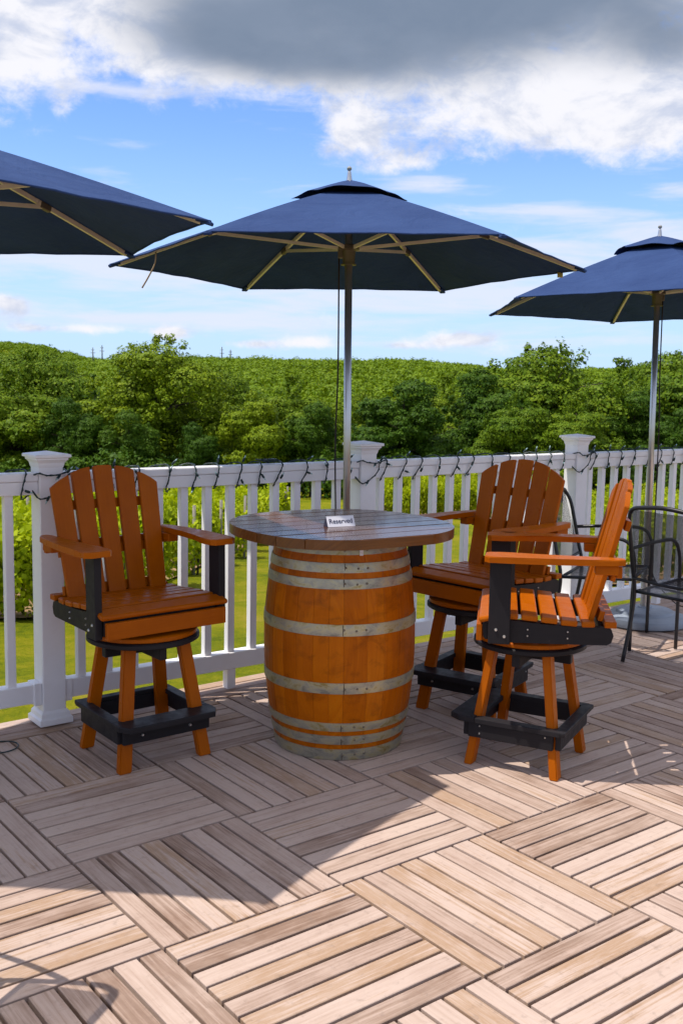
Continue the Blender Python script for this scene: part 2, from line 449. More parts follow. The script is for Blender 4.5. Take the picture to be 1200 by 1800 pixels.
KIDS = {}
def copy_tree_named(o, parent):
    c = o.copy(); COL.objects.link(c); c.parent = parent
    for ch in list(o.children): copy_tree_named(ch, c)
    return c
def dup(root, loc, rot):
    c = root.copy(); COL.objects.link(c); c.location = loc; c.rotation_euler = rot
    for ch in list(root.children): copy_tree_named(ch, c)
    return c

# ------------------------------------------------------------------ terrain
Ff = Vector((0.60726504, 0.79449932)); Rf = Vector((0.79449932, -0.60726504))
def LW(a, d):            # landscape coordinates: a metres to the right, d metres out from the deck viewpoint
    return CAM.x + a * Rf.x + d * Ff.x, CAM.y + a * Rf.y + d * Ff.y
def smooth(x, a, b):
    t_ = min(1, max(0, (x - a) / (b - a))); return t_ * t_ * (3 - 2 * t_)
def interp(x, tb):
    if x <= tb[0][0]: return tb[0][1]
    for (x0, y0), (x1, y1) in zip(tb, tb[1:]):
        if x <= x1: return y0 + (y1 - y0) * smooth(x, x0, x1)
    return tb[-1][1]
def pxa(x): return math.atan((x - 600) / 1807.)
# skyline elevation (metres above the eye per metre of distance) against bearing
RID1 = [(pxa(-900), .014), (pxa(-200), .010), (pxa(60), .0125), (pxa(145), .0165), (pxa(230), .0215), (pxa(330), .0225), (pxa(560), .0215), (pxa(720), .0225), (pxa(800), .0195), (pxa(870), .0150), (pxa(960), .0145), (pxa(1060), .0165), (pxa(1140), .0190), (pxa(1250), .0290), (pxa(2200), .024), (3.2, .015)]
RID2 = [(-3.2, .02), (pxa(-700), .030), (pxa(-100), .034), (pxa(20), .0335), (pxa(70), .0315), (pxa(120), .0255), (pxa(160), .0200), (pxa(260), .012), (pxa(500), .006), (3.2, .006)]
D1, D2 = 470., 690.
def terrain(a, d):
    r = math.hypot(a, d); th = math.atan2(a, d)
    base = -2.5 - (max(min(d, 120), -40) - 12) * .072
    if d < 0: base = max(base, -2.5 - (0 - 12) * .072 - 3)
    base = min(base, -1.9)
    front = 1 - smooth(abs(th), 1.0, 1.6)
    z1 = CAM.z + D1 * interp(th, RID1) - 4.6
    z2 = CAM.z + D2 * interp(th, RID2) - 4.8
    h = base + (z1 - base) * smooth(r, 150, D1) if r < D1 else z1 - (z1 + 8) * smooth(r, D1, D1 + 160) * .5
    if r > D1 - 100:
        h2 = -10 + (z2 + 10) * smooth(r, D1 - 100, D2) if r < D2 else z2 - 6 * smooth(r, D2, 1200)
        h = max(h, h2)
    h = base * (1 - front) + h * front if r > 150 else h
    h += .25 * math.sin(a * .11 + 1) * math.cos(d * .09) * smooth(r, 12, 50)
    return h
def ground_mesh():
    rs = [0, 3, 6, 9, 12, 16, 20, 25, 30, 36, 43, 51, 60, 70, 82, 96, 112, 130, 150, 175, 205, 240, 280, 320, 360, 400, 440, 470, 500, 540, 580, 620, 660, 690, 730, 800, 950, 1300, 2000, 3500]
    nth = 220; V = []; Fc = []
    for r in rs:
        for k in range(nth):
            th = 2 * math.pi * k / nth - math.pi
            a, d = r * math.sin(th), r * math.cos(th)
            x, y = LW(a, d); V.append((x, y, terrain(a, d) if r < 1300 else -12))
    for i in range(len(rs) - 1):
        for k in range(nth):
            j = (k + 1) % nth
            Fc.append((i * nth + k, i * nth + j, (i + 1) * nth + j, (i + 1) * nth + k))
    me = bpy.data.meshes.new('lawn'); me.from_pydata(V, [], Fc); me.update()
    bm = bmesh.new(); bm.from_mesh(me); bmesh.ops.remove_doubles(bm, verts=bm.verts, dist=1e-4)
    bmesh.ops.recalc_face_normals(bm, faces=bm.faces)
    if sum(f.normal.z for f in bm.faces) < 0: bmesh.ops.reverse_faces(bm, faces=bm.faces)
    bm.to_mesh(me); bm.free()
    me.polygons.foreach_set('use_smooth', [True] * len(me.polygons))
    return link('lawn', me, GRASS)
tag(ground_mesh(), kind='structure')

# ------------------------------------------------------------------ leaf clouds
def leaf_cloud(centers, normals, size, jit=.36, aspect=1.35, fold=.25):
    """one bent diamond leaf clump per centre -> verts, faces (2 triangles each)"""
    n = len(centers)
    nn = normals + jit * RNG.normal(size=(n, 3)); nn /= np.linalg.norm(nn, axis=1)[:, None] + 1e-9
    ref = RNG.normal(size=(n, 3)); u = np.cross(nn, ref); u /= np.linalg.norm(u, axis=1)[:, None] + 1e-9
    v = np.cross(nn, u)
    s = size * RNG.uniform(.6, 1.35, size=(n, 1))
    p0 = centers - u * s * .5 * aspect; p2 = centers + u * s * .5 * aspect
    p1 = centers + v * s * .5 - nn * s * fold; p3 = centers - v * s * .5 - nn * s * fold
    V = np.stack([p0, p1, p2, p3], 1).reshape(-1, 3)
    i = np.arange(n)[:, None] * 4
    Fc = np.concatenate([i, i + 1, i + 2, i + 3], 1)
    return V, Fc
def np_mesh(name, V, Q):
    me = bpy.data.meshes.new(name)
    me.vertices.add(len(V)); me.vertices.foreach_set('co', V.astype(np.float32).ravel())
    K = Q.shape[1]
    me.loops.add(len(Q) * K); me.loops.foreach_set('vertex_index', Q.astype(np.int32).ravel())
    me.polygons.add(len(Q)); me.polygons.foreach_set('loop_start', np.arange(len(Q)) * K)
    me.polygons.foreach_set('loop_total', np.full(len(Q), K))
    me.update(calc_edges=True); me.validate()
    return me
def tri_cloud(centers, normals, size, jit=.4):
    n = len(centers)
    nn = normals + jit * RNG.normal(size=(n, 3)); nn /= np.linalg.norm(nn, axis=1)[:, None] + 1e-9
    u = np.cross(nn, RNG.normal(size=(n, 3))); u /= np.linalg.norm(u, axis=1)[:, None] + 1e-9
    v = np.cross(nn, u); s = size * RNG.uniform(.6, 1.4, size=(n, 1))
    V = np.stack([centers - u * s * .6 - v * s * .35, centers + u * s * .6 - v * s * .35, centers + v * s * .7], 1).reshape(-1, 3)
    return V, np.arange(n * 3).reshape(n, 3)
def sphere_dirs(n):
    d = RNG.normal(size=(n, 3)); d /= np.linalg.norm(d, axis=1)[:, None]; return d
def lobe_leaves(c, r, n, upbias=.15, shell=.28):
    d = sphere_dirs(n); d[:, 2] = np.abs(d[:, 2]) * np.where(RNG.random(n) < .72, 1, -1)
    rad = 1 - shell * RNG.random((n, 1)) ** 1.6
    # lumpy surface
    rad *= 1 + .16 * np.sin(d[:, :1] * 7 + c[0] * 3) * np.cos(d[:, 1:2] * 6 + c[1] * 5) + .10 * np.sin(d[:, 2:3] * 11 + c[2])
    p = np.array(c) + d * rad * np.array(r)
    nn = d + np.array([0, 0, upbias])
    return p, nn

def crown_mesh(name, h, rw, base, nl, leaves, size, airy=0., top=.5):
    """tree crown from z=base to z=h, half width rw"""
    P, N = [], []
    hh = (h - base) / 2; cz = base + hh
    for k in range(nl):
        d = sphere_dirs(1)[0]
        if k < nl * .75: rr = RNG.uniform(.55, .88)
        else: rr = RNG.uniform(.05, .55)
        if d[2] > 0: wx = 1 - top * d[2] * d[2]
        else: wx = 1.0
        c = (d[0] * rw * rr * wx, d[1] * rw * rr * wx, cz + d[2] * hh * rr)
        r0 = RNG.uniform(.17, .30) * rw if k % 3 else RNG.uniform(.34, .46) * rw
        p, n = lobe_leaves(c, (r0, r0, r0 * .62), int(leaves / nl * (r0 / (.31 * rw)) ** 2), .35, .22)
        P.append(p); N.append(n)
    # loose sprays past the outline
    for k in range(int(26 + 60 * airy)):
        d = sphere_dirs(1)[0]; d[2] = abs(d[2] + .15)
        wx = 1 - top * d[2] * d[2]; e = RNG.uniform(.82, .99)
        c = (d[0] * rw * wx * e, d[1] * rw * wx * e, cz + d[2] * hh * e)
        r0 = RNG.uniform(.05, .11) * rw
        p, n = lobe_leaves(c, (r0, r0, r0 * 1.3), int(leaves * .0016), .2, .9)
        P.append(p); N.append(n)
    P = np.concatenate(P); N = np.concatenate(N)
    V, Q = leaf_cloud(P, N, size)
    return np_mesh(name, V, Q)
def trunk_mesh(h, r, rw):
    bm = bmesh.new()
    tube(bm, [(0, 0, -.5), (.05, .03, h * .25), (-.1, .1, h * .5), (.1, -.05, h * .88)], [r, r * .8, r * .55, r * .12], 7)
    for k in range(7):
        a = random.uniform(0, 6.28); z0 = h * random.uniform(.22, .6); l = rw * random.uniform(.5, .8)
        tube(bm, [(0, 0, z0), (l * .5 * math.cos(a), l * .5 * math.sin(a), z0 + l * .45), (l * math.cos(a), l * math.sin(a), z0 + l * .55)], [r * .4, r * .25, r * .08], 5)
    return bm_mesh('trunk', bm, 2, True)

# variants: (height, half width, clear trunk)
VAR = {}
def variant(key, *a, **k):
    lm, hh, rw, base, nl, lv, sz, airy, top = a
    cm = crown_mesh('crown', hh, rw, base, nl, lv, sz, airy, top); cm.materials.append(lm)
    tm = trunk_mesh(hh, .022 * hh, rw); tm.materials.append(BARK)
    VAR[key] = (cm, tm)
variant('round_dark', LEAFD, 10, 4.6, .6, 34, 46000, .165, .1, .35)
variant('round_mid', LEAF, 10, 4.8, .5, 38, 46000, .165, .2, .45)
variant('airy_light', LEAFY, 12, 5.6, .8, 52, 50000, .16, .8, .32)
variant('broad_mid', LEAF, 10, 6.2, .4, 46, 54000, .17, .3, .35)
variant('narrow_dark', LEAFD, 11, 3.2, .6, 26, 32000, .16, .3, .75)
variant('light_round', LEAFY, 9, 4.4, .4, 34, 44000, .16, .2, .4)
HREF = {'round_dark': 10, 'round_mid': 10, 'airy_light': 12, 'broad_mid': 10, 'narrow_dark': 11, 'light_round': 9}
def tree(name, key, px, top_y, d, wscale, label, group='trees of the wood beyond the vineyard'):
    a = (px - 600) / 1807. * d
    x, y = LW(a, d); z = terrain(a, d)
    hor = 670 + .01215 * (px - 600)
    ztop = CAM.z + (hor - top_y) / 1807. * d
    s = (ztop - z) / HREF[key]
    root = empty(name, (x, y, z - .15), (0, 0, random.uniform(0, 6.28)))
    root.scale = (s * wscale, s * wscale, s)
    cm, tm = VAR[key]
    c = bpy.data.objects.new('crown', cm); COL.objects.link(c); c.parent = root
    t_ = bpy.data.objects.new('trunk', tm); COL.objects.link(t_); t_.parent = root
    tag(root, label, 'tree', group)
    return root
TREES = [
 ('broadleaf_tree', 'round_mid', 20, 662, 76, 1.05, 'leafy green tree at the left edge of the wood'),
 ('broadleaf_tree', 'light_round', -90, 640, 80, 1.1, 'pale green tree just outside the left of the view'),
 ('broadleaf_tree', 'broad_mid', 55, 622, 98, .95, 'tall mid green tree behind the leafy one at the left edge'),
 ('broadleaf_tree', 'narrow_dark', 165, 668, 84, 1.1, 'narrow dark tree between the left edge trees and the tallest tree'),
 ('broadleaf_tree', 'round_dark', 125, 700, 74, .8, 'low dark tree above the left railing post'),
 ('broadleaf_tree', 'airy_light', 275, 602, 80, 1.12, 'tallest airy light green tree, its thin top standing above the skyline'),
 ('broadleaf_tree', 'round_dark', 225, 720, 73, .8, 'low dark tree under the left side of the tallest airy tree'),
 ('broadleaf_tree', 'broad_mid', 375, 652, 90, .8, 'mid green tree close to the right side of the tallest airy tree'),
 ('broadleaf_tree', 'light_round', 438, 688, 74, .78, 'small round pale green tree right of the tallest airy tree'),
 ('broadleaf_tree', 'round_dark', 345, 742, 72, .72, 'low dark tree behind the left high chair'),
 ('broadleaf_tree', 'round_dark', 405, 666, 100, .9, 'dark crown standing behind the small round pale tree'),
 ('broadleaf_tree', 'round_mid', 510, 672, 92, .95, 'mid green tree left of the middle parasol pole'),
 ('broadleaf_tree', 'round_dark', 545, 708, 74, .85, 'dark tree directly left of the middle parasol pole'),
 ('broadleaf_tree', 'broad_mid', 630, 694, 92, .8, 'mid green tree behind the middle parasol pole'),
 ('broadleaf_tree', 'round_dark', 708, 670, 75, 1.05, 'large round dark green tree right of the middle parasol pole'),
 ('broadleaf_tree', 'round_mid', 780, 672, 104, .85, 'green tree in the gap between two dark round trees'),
 ('broadleaf_tree', 'round_dark', 850, 652, 80, .88, 'dark upright tree left of the big right hand crown'),
 ('broadleaf_tree', 'broad_mid', 962, 614, 84, 1.02, 'big broad mid green tree above the far railing post'),
 ('broadleaf_tree', 'round_mid', 915, 690, 74, .9, 'lower green tree in front of the big broad crown, left side'),
 ('broadleaf_tree', 'round_mid', 1010, 700, 73, .95, 'lower green tree in front of the big broad crown, right side'),
 ('broadleaf_tree', 'round_mid', 1085, 646, 100, .95, 'green tree between the big broad crown and the right parasol pole'),
 ('broadleaf_tree', 'round_dark', 1110, 690, 80, .85, 'dark tree left of the right parasol pole'),
 ('broadleaf_tree', 'broad_mid', 1185, 622, 96, .9, 'tall green tree at the right edge behind the right parasol pole'),
 ('broadleaf_tree', 'round_dark', 1190, 715, 76, .85, 'low dark tree at the right edge of the wood'),
 ('broadleaf_tree', 'broad_mid', 1290, 610, 88, 1.0, 'green tree just outside the right of the view'),
]
for tr in TREES: tree(*tr)
# undergrowth along the foot of the wood: nobody could count it
def undergrowth():
    P, N = [], []
    for k in range(150):
        a = RNG.uniform(-36, 44); d = 71 + RNG.uniform(-1.5, 16); x, y = LW(a, d)
        r = RNG.uniform(1.0, 2.3)
        p, n = lobe_leaves((x, y, terrain(a, d) + r * .55), (r, r, r * RNG.uniform(.8, 1.4)), 900)
        P.append(p); N.append(n)
    V, Q = tri_cloud(np.concatenate(P), np.concatenate(N), .2)
    return link('undergrowth', np_mesh('undergrowth', V, Q), LEAFD)
tag(undergrowth(), 'dark tangled undergrowth along the foot of the wood', 'undergrowth', None, 'stuff')
def back_wood():
    """the wood carries on behind the front trees down into the valley"""
    P, N = [], []
    for k in range(420):
        d = RNG.uniform(104, 165); a = RNG.uniform(-.47, .47) * d; x, y = LW(a, d)
        r = RNG.uniform(2.6, 4.4); h = RNG.uniform(4.8, 7.2)
        z = terrain(a, d)
        for q in range(3):
            p, n = lobe_leaves((x + RNG.normal() * r * .4, y + RNG.normal() * r * .4, z + h - r * .8 - q * 1.2), (r * .75, r * .75, r * .7), 330)
            P.append(p); N.append(n)
    V, Q = tri_cloud(np.concatenate(P), np.concatenate(N), .36)
    return link('far_wood', np_mesh('far_wood', V, Q), LEAF)
tag(back_wood(), 'dense wood filling the valley behind the nearest trees', 'wood', None, 'stuff')
def hillside():
    P, N = [], []
    n = 0
    while n < 8500:
        r = math.sqrt(RNG.uniform(215 ** 2, 720 ** 2)); th = RNG.uniform(-.47, .47)
        a, d = r * math.sin(th), r * math.cos(th); x, y = LW(a, d); z = terrain(a, d)
        cr = RNG.uniform(2.2, 3.5)
        k = 100 if r < 520 else 70
        p, q = lobe_leaves((x, y, z + cr * .55), (cr * 1.1, cr * 1.1, cr * RNG.uniform(.6, .95)), k)
        P.append(p); N.append(q); n += 1
    V, Q = tri_cloud(np.concatenate(P), np.concatenate(N), .72, .3)
    return link('wooded_hillside', np_mesh('wooded_hillside', V, Q), HILLL)
tag(hillside(), 'bright green wooded hills rising to the skyline', 'wooded hill', None, 'stuff')
def pylon(px, top, h, label):
    d = D1 - 5; a = (px - 600) / 1807. * d; x, y = LW(a, d)
    zt = CAM.z + (670 + .01215 * (px - 600) - top) / 1807. * d
    r = empty('power_pylon', (x, y, zt - h))
    tube_obj('mast', [(0, 0, 0), (0, 0, h)], [.42, .20], FAR, r, 5)
    for zz, l in ((h * .74, 1.0), (h * .88, .7)): box_obj('crossarm', (0, 0, zz), (l * 2, .22, .22), FAR, r, (0, 0, -.65), 0)
    tag(r, label, 'pylon', 'pylons on the skyline')
pylon(165, 612, 9, 'thin pylon left of the pair over the left hill, on the skyline')
pylon(181, 608, 10, 'thin pylon right of the pair over the left hill, on the skyline')
pylon(389, 611, 11, 'tall thin pylon on the skyline right of the tallest airy tree')
pylon(404, 616, 8, 'short thin pylon on the skyline beside the tall one')

# ------------------------------------------------------------------ vineyard
def vine_row_mesh(L, h, leaves, seed):
    g = np.random.default_rng(seed)
    P, N = [], []
    nb = int(L / .62)
    for k in range(nb):
        x = (k + .5) / nb * L - L / 2 + g.normal() * .12
        hh = h * g.uniform(.78, 1.08); w_ = g.uniform(.34, .52)
        if g.random() < .05: continue
        p, n = lobe_leaves((x, g.normal() * .08, hh * .50), (.56, w_, hh * .52), int(leaves / nb * .8))
        P.append(p); N.append(n)
        # shoots
        m_ = int(leaves / nb * .2)
        q = np.stack([x + g.normal(size=m_) * .3, g.normal(size=m_) * .3, hh * g.uniform(.75, 1.18, m_)], 1); P.append(q); N.append(g.normal(size=(m_, 3)) + [0, 0, .5])
    V, Q = leaf_cloud(np.concatenate(P), np.concatenate(N), .115, .6, 1.1, .2)
    return np_mesh('foliage', V, Q)
VM = [vine_row_mesh(16, 1.7, 26000, 3), vine_row_mesh(16, 1.55, 24000, 4), vine_row_mesh(16, 1.6, 9000, 5)]
for m_ in VM: m_.materials.append(VINEL)
bm = bmesh.new()
for k in range(17):
    x = -8 + k
    tube(bm, [(x, 0, -.2), (x + random.uniform(-.06, .06), .02, .35), (x + random.uniform(-.05, .05), 0, .8)], [.035, .028, .02], 5)
STEMS = bm_mesh('stem', bm, 2, True); STEMS.materials.append(BARK)
pm = bmesh.new(); tube(pm, [(0, 0, -.2), (0, 0, 1.85)], .045, 6); VPOST = bm_mesh('post', pm, 2, True); VPOST.materials.append(POSTW)
def vine_row(a0, d0, a1, d1, vi, label, hs=1., flip=False):
    x0, y0 = LW(a0, d0); x1, y1 = LW(a1, d1); z0, z1 = terrain(a0, d0), terrain(a1, d1)
    v = Vector((x1 - x0, y1 - y0, z1 - z0)); L = v.length
    mid = (Vector((x0, y0, z0)) + Vector((x1, y1, z1))) / 2
    r = empty('vine_row', mid, (0, -math.asin(v.z / L), math.atan2(v.y, v.x) + (math.pi if flip else 0)))
    if flip: r.rotation_euler[1] *= -1
    r.scale = (L / 16., 1, hs)
    f = bpy.data.objects.new('foliage', VM[vi]); COL.objects.link(f); f.parent = r
    s = bpy.data.objects.new('stem', STEMS); COL.objects.link(s); s.parent = r; s['kind'] = 'stuff'
    for k in (-7.9, -2.6, 2.7, 7.9):
        p = bpy.data.objects.new('post', VPOST); COL.objects.link(p); p.parent = r; p.location = (k, 0, 0)
    tag(r, label, 'vine row', 'vine rows beyond the deck')
    return r
ordn = ['nearest', 'second', 'third', 'fourth', 'fifth', 'sixth', 'seventh', 'eighth', 'ninth', 'tenth', 'eleventh']
# left block: rows run across the view, their right hand ends step away from the lawn
for k in range(11):
    d = 19.3 + 2.5 * k
    px_end = interp(d, [(19, 130), (25, 330), (33, 440), (40, 505), (60, 520)])
    ae = (px_end - 600) / 1807. * d
    vine_row(ae - 16, d - 2.4, ae, d, k % 2, '%s vine row from the deck in the left block' % ordn[k].capitalize().lower(), 1.0 + .03 * (k % 3), k % 3 == 1)
# middle block, farther off behind the table
for k in range(4):
    d = 53 + 3.2 * k
    a0 = (648 - 600) / 1807. * d
    vine_row(a0, d - 1, a0 + 9.5, d, (k + 1) % 2, '%s vine row of the middle block right of the grass alley' % ordn[k], 1.12, k % 2 == 0)
# right block: rows seen nearly end on with soil between
for k in range(9):
    d = 26.5 + 3.1 * k
    a0 = (1012 - 600) / 1807. * d - .3
    vine_row(a0, d - .6, a0 + 15, d + 1.2, 2 if k < 5 else k % 2, '%s vine row of the right block, on bare soil' % ordn[k], .95, k % 2 == 1)
def soil(poly, name, z=.03):
    """a strip of worked soil lying on the grass"""
    (a0, d0), (a1, d1), (a2, d2), (a3, d3) = poly; V = []; n = 16
    for i in range(n + 1):
        for j in range(n + 1):
            s, t_ = i / n, j / n
            a = (1 - t_) * ((1 - s) * a0 + s * a1) + t_ * ((1 - s) * a3 + s * a2); d = (1 - t_) * ((1 - s) * d0 + s * d1) + t_ * ((1 - s) * d3 + s * d2)
            e = (i in (0, n)) or (j in (0, n))
            if e: a += RNG.normal() * .15; d += RNG.normal() * .2
            x, y = LW(a, d); V.append((x, y, terrain(a, d) + z))
    Fq = [(i * (n + 1) + j, (i + 1) * (n + 1) + j, (i + 1) * (n + 1) + j + 1, i * (n + 1) + j + 1) for i in range(n) for j in range(n)]
    me = bpy.data.meshes.new(name); me.from_pydata(V, [], Fq); me.update()
    if me.polygons[0].normal.z < 0: me.flip_normals()
    tag(link(name, me, SOIL), kind='structure')
soil([(-22, 16.4), (-4.9, 18.9), (-2.4, 44), (-22, 42)], 'vineyard_soil', .07)
soil([(5.9, 25.3), (22, 26.5), (28, 56), (11.6, 54)], 'vineyard_soil', .07)
soil([(1.2, 51.3), (11.3, 52.3), (12.5, 63), (1.4, 63)], 'vineyard_soil', .07)

# ------------------------------------------------------------------ deck
TL = .61; GAP = .0105; NS = 8; TH = .024; SW = TL / NS
def slat_bm(bm, L, W, M=None, ch=.0018):
    a = [(-L / 2, -W / 2), (L / 2, -W / 2), (L / 2, W / 2), (-L / 2, W / 2)]
    b_ = [(-L / 2 + ch, -W / 2 + ch), (L / 2 - ch, -W / 2 + ch), (L / 2 - ch, W / 2 - ch), (-L / 2 + ch, W / 2 - ch)]
    lay = [[(x, y, -TH) for x, y in a], [(x, y, -ch) for x, y in a], [(x, y, 0) for x, y in b_]]
    R3 = [[bm.verts.new(M @ Vector(p) if M else p) for p in l] for l in lay]
    for i in (0, 1):
        for k in range(4): bm.faces.new((R3[i][k], R3[i][(k + 1) % 4], R3[i + 1][(k + 1) % 4], R3[i + 1][k]))
    bm.faces.new(R3[2])
bm = bmesh.new(); slat_bm(bm, TL - GAP, SW - GAP); SLAT = bm_mesh('slat', bm, 0); SLAT.materials.append(DECK)
bm = bmesh.new()
bm_box(bm, (2.5, -4.6, -.12), (22, 10.86, .17)); bm_box(bm, (2.5, .845, -.16), (22, .028, .26))
deck = link('deck', bm_mesh('deck', bm), EDGE); tag(deck, kind='structure')
def inview(x, y, z, m=30):
    d = Vector((x, y, z)) - CAM; zz = d.dot(WV)
    if zz < .3: return None
    X = 600 + 1807 * d.dot(RV) / zz; Y = 900 - 1807 * d.dot(UV_) / zz
    return zz if (-m < X < 1200 + m and -m < Y < 1800 + m) else None
slots = []
for i in range(-1, 8):
    for j in range(-8, 14):
        along_x = (i + j) % 2 == 0
        for k in range(NS):
            o_ = (k + .5) * SW
            if along_x: c = (TL * (j + .5), -TL * i - o_); rz = 0
            else: c = (TL * j + o_, -TL * (i + .5)); rz = math.pi / 2
            zz = None
            for q in (-.28, 0, .28):
                p = (c[0] + q * math.cos(rz), c[1] + q * math.sin(rz), 0)
                v = inview(*p)
                if v: zz = v if zz is None else min(v, zz)
            slots.append((zz if zz else 99 + abs(c[0]) + abs(c[1]), c, rz))
slots.sort(key=lambda s: s[0])
for zz, c, rz in slots[:300]:
    o = bpy.data.objects.new('slat', SLAT); COL.objects.link(o); o.parent = deck
    o.location = (c[0], c[1], random.uniform(-.0012, .0008)); o.rotation_euler = (random.uniform(-.004, .004), 0, rz + random.uniform(-.0012, .0012) + (math.pi if random.random() < .5 else 0))
bm = bmesh.new()
far_uv = []
for zz, c, rz in slots[300:]:
    slat_bm(bm, TL - GAP, SW - GAP, Matrix.Translation((c[0], c[1], random.uniform(-.0012, .0008))) @ Matrix.Rotation(rz, 4, 'Z'))
    far_uv.append((c, rz))
me = bpy.data.meshes.new('slat'); bm.to_mesh(me); bm.free()
uvl = me.uv_layers.new(name='UVMap'); nf = 9
co = np.empty(len(me.vertices) * 3); me.vertices.foreach_get('co', co); co = co.reshape(-1, 3)
li = np.empty(len(me.loops), int); me.loops.foreach_get('vertex_index', li)
si = li // 12
cc = np.array([u[0] for u in far_uv]); rr = np.array([u[1] for u in far_uv])
dxy = co[li, :2] - cc[si]; uu = dxy[:, 0] * np.cos(rr[si]) + dxy[:, 1] * np.sin(rr[si]); vv = -dxy[:, 0] * np.sin(rr[si]) + dxy[:, 1] * np.cos(rr[si])
uvl.data.foreach_set('uv', np.stack([uu, vv + .83 * co[li, 2]], 1).ravel())
o = link('slat', me, DECK, deck); o['kind'] = 'stuff'
# border boards along the railing
yb = TL + .004
for wdt in (.082, .082, .075):
    x = -5 + random.uniform(0, .6)
    while x < 9:
        L = random.choice((1.22, 1.22, .915)) if wdt == .082 else 1.83
        bm = bmesh.new(); slat_bm(bm, L - .005, wdt - .006)
        o = link('border_board', bm_mesh('border_board', bm, 0), DECK, deck, (x + L / 2, yb + wdt / 2, random.uniform(-.001, .001)))
        x += L
    yb += wdt

# ------------------------------------------------------------------ railing
rail = empty('white_railing', (0, 0, 0), (0, R_(.5), 0))
tag(rail, 'white vinyl deck railing with square balusters and capped posts', 'railing')
PX = [-1.345 + .053, .461, 2.218, 3.965, 5.72, 7.47]; PW = .105; PY = .7375
bmp = bmesh.new(); bm_box(bmp, (0, 0, .575), (PW, PW, 1.15), None, .004); POSTM = bm_mesh('post', bmp, 2)
bmc = bmesh.new()
def sq(bm, prof):
    rings = [[bm.verts.new((sx * r, sy * r, z)) for sx, sy in ((-1, -1), (1, -1), (1, 1), (-1, 1))] if r > 0 else [bm.verts.new((0, 0, z))] for r, z in prof]
    for a, b_ in zip(rings, rings[1:]):
        for k in range(4):
            if len(b_) == 1: bm.faces.new((a[k], a[(k + 1) % 4], b_[0]))
            else: bm.faces.new((a[k], a[(k + 1) % 4], b_[(k + 1) % 4], b_[k]))
    bm.faces.new(list(reversed(rings[0])))
sq(bmc, [(.053, 1.136), (.056, 1.146), (.058, 1.156), (.066, 1.167), (.070, 1.170), (.070, 1.177), (.080, 1.181), (.080, 1.191), (.077, 1.194), (0, 1.207)]); CAPM = bm_mesh('cap', bmc, 2)
bms = bmesh.new(); sq(bms, [(.073, .0), (.075, .004), (.075, .026), (.066, .034), (.064, .050), (.056, .060), (.0532, .062)]); SKM = bm_mesh('skirt', bms, 2)
for q in (POSTM, CAPM, SKM): q.materials.append(VINYL)
for x in PX:
    o = bpy.data.objects.new('post', POSTM); COL.objects.link(o); o.parent = rail; o.location = (x, PY, .012 + x * .0087)
    for nm, me in (('cap', CAPM), ('skirt', SKM)):
        c = bpy.data.objects.new(nm, me); COL.objects.link(c); c.parent = o
        if nm == 'skirt': c.location = (0, 0, -.004)
bmb = bmesh.new(); bm_box(bmb, (0, 0, 0), (.038, .036, .86), None, .003); BALM = bm_mesh('baluster', bmb, 2); BALM.materials.append(VINYL)
STARTS = {0: None, 1: .605, 2: 2.339, 3: 4.095, 4: 5.85}
for s, (xa, xb) in enumerate(zip(PX, PX[1:])):
    xa_, xb_ = xa + PW / 2, xb - PW / 2; L = xb_ - xa_; xm = (xa_ + xb_) / 2
    # top rail: body with a slightly wider cap
    bm = bmesh.new(); bm_box(bm, (0, 0, -.029), (L - .002, .070, .056), None, .003); bm_box(bm, (0, 0, .0185), (L - .002, .084, .037), None, .006)
    link('top_rail', bm_mesh('top_rail', bm, 0), VINYL, rail, (xm, PY, 1.093))
    bm = bmesh.new(); bm_box(bm, (0, 0, 0), (L - .002, .068, .084), None, .004)
    link('bottom_rail', bm_mesh('bottom_rail', bm, 0), VINYL, rail, (xm, PY, .155))
    for e, sx in ((xa_, 1), (xb_, -1)):
        box_obj('rail_bracket', (e + sx * .018, PY, .152), (.034, .084, .100), VINYL, rail, None, .004)
    box_obj('rail_foot', (xm + .05, PY, .056), (.046, .046, .112), VINYL, rail, None, .002, 2)
    n = 12; x0 = STARTS.get(s) or (xb_ - .124 - .1305 * 11)
    if s == 0: x0 = .285 - .1305 * 11
    for k in range(n):
        x = x0 + .1305 * k
        if x < xa_ + .02 or x > xb_ - .02: continue
        o = bpy.data.objects.new('baluster', BALM); COL.objects.link(o); o.parent = rail; o.location = (x, PY, .61)

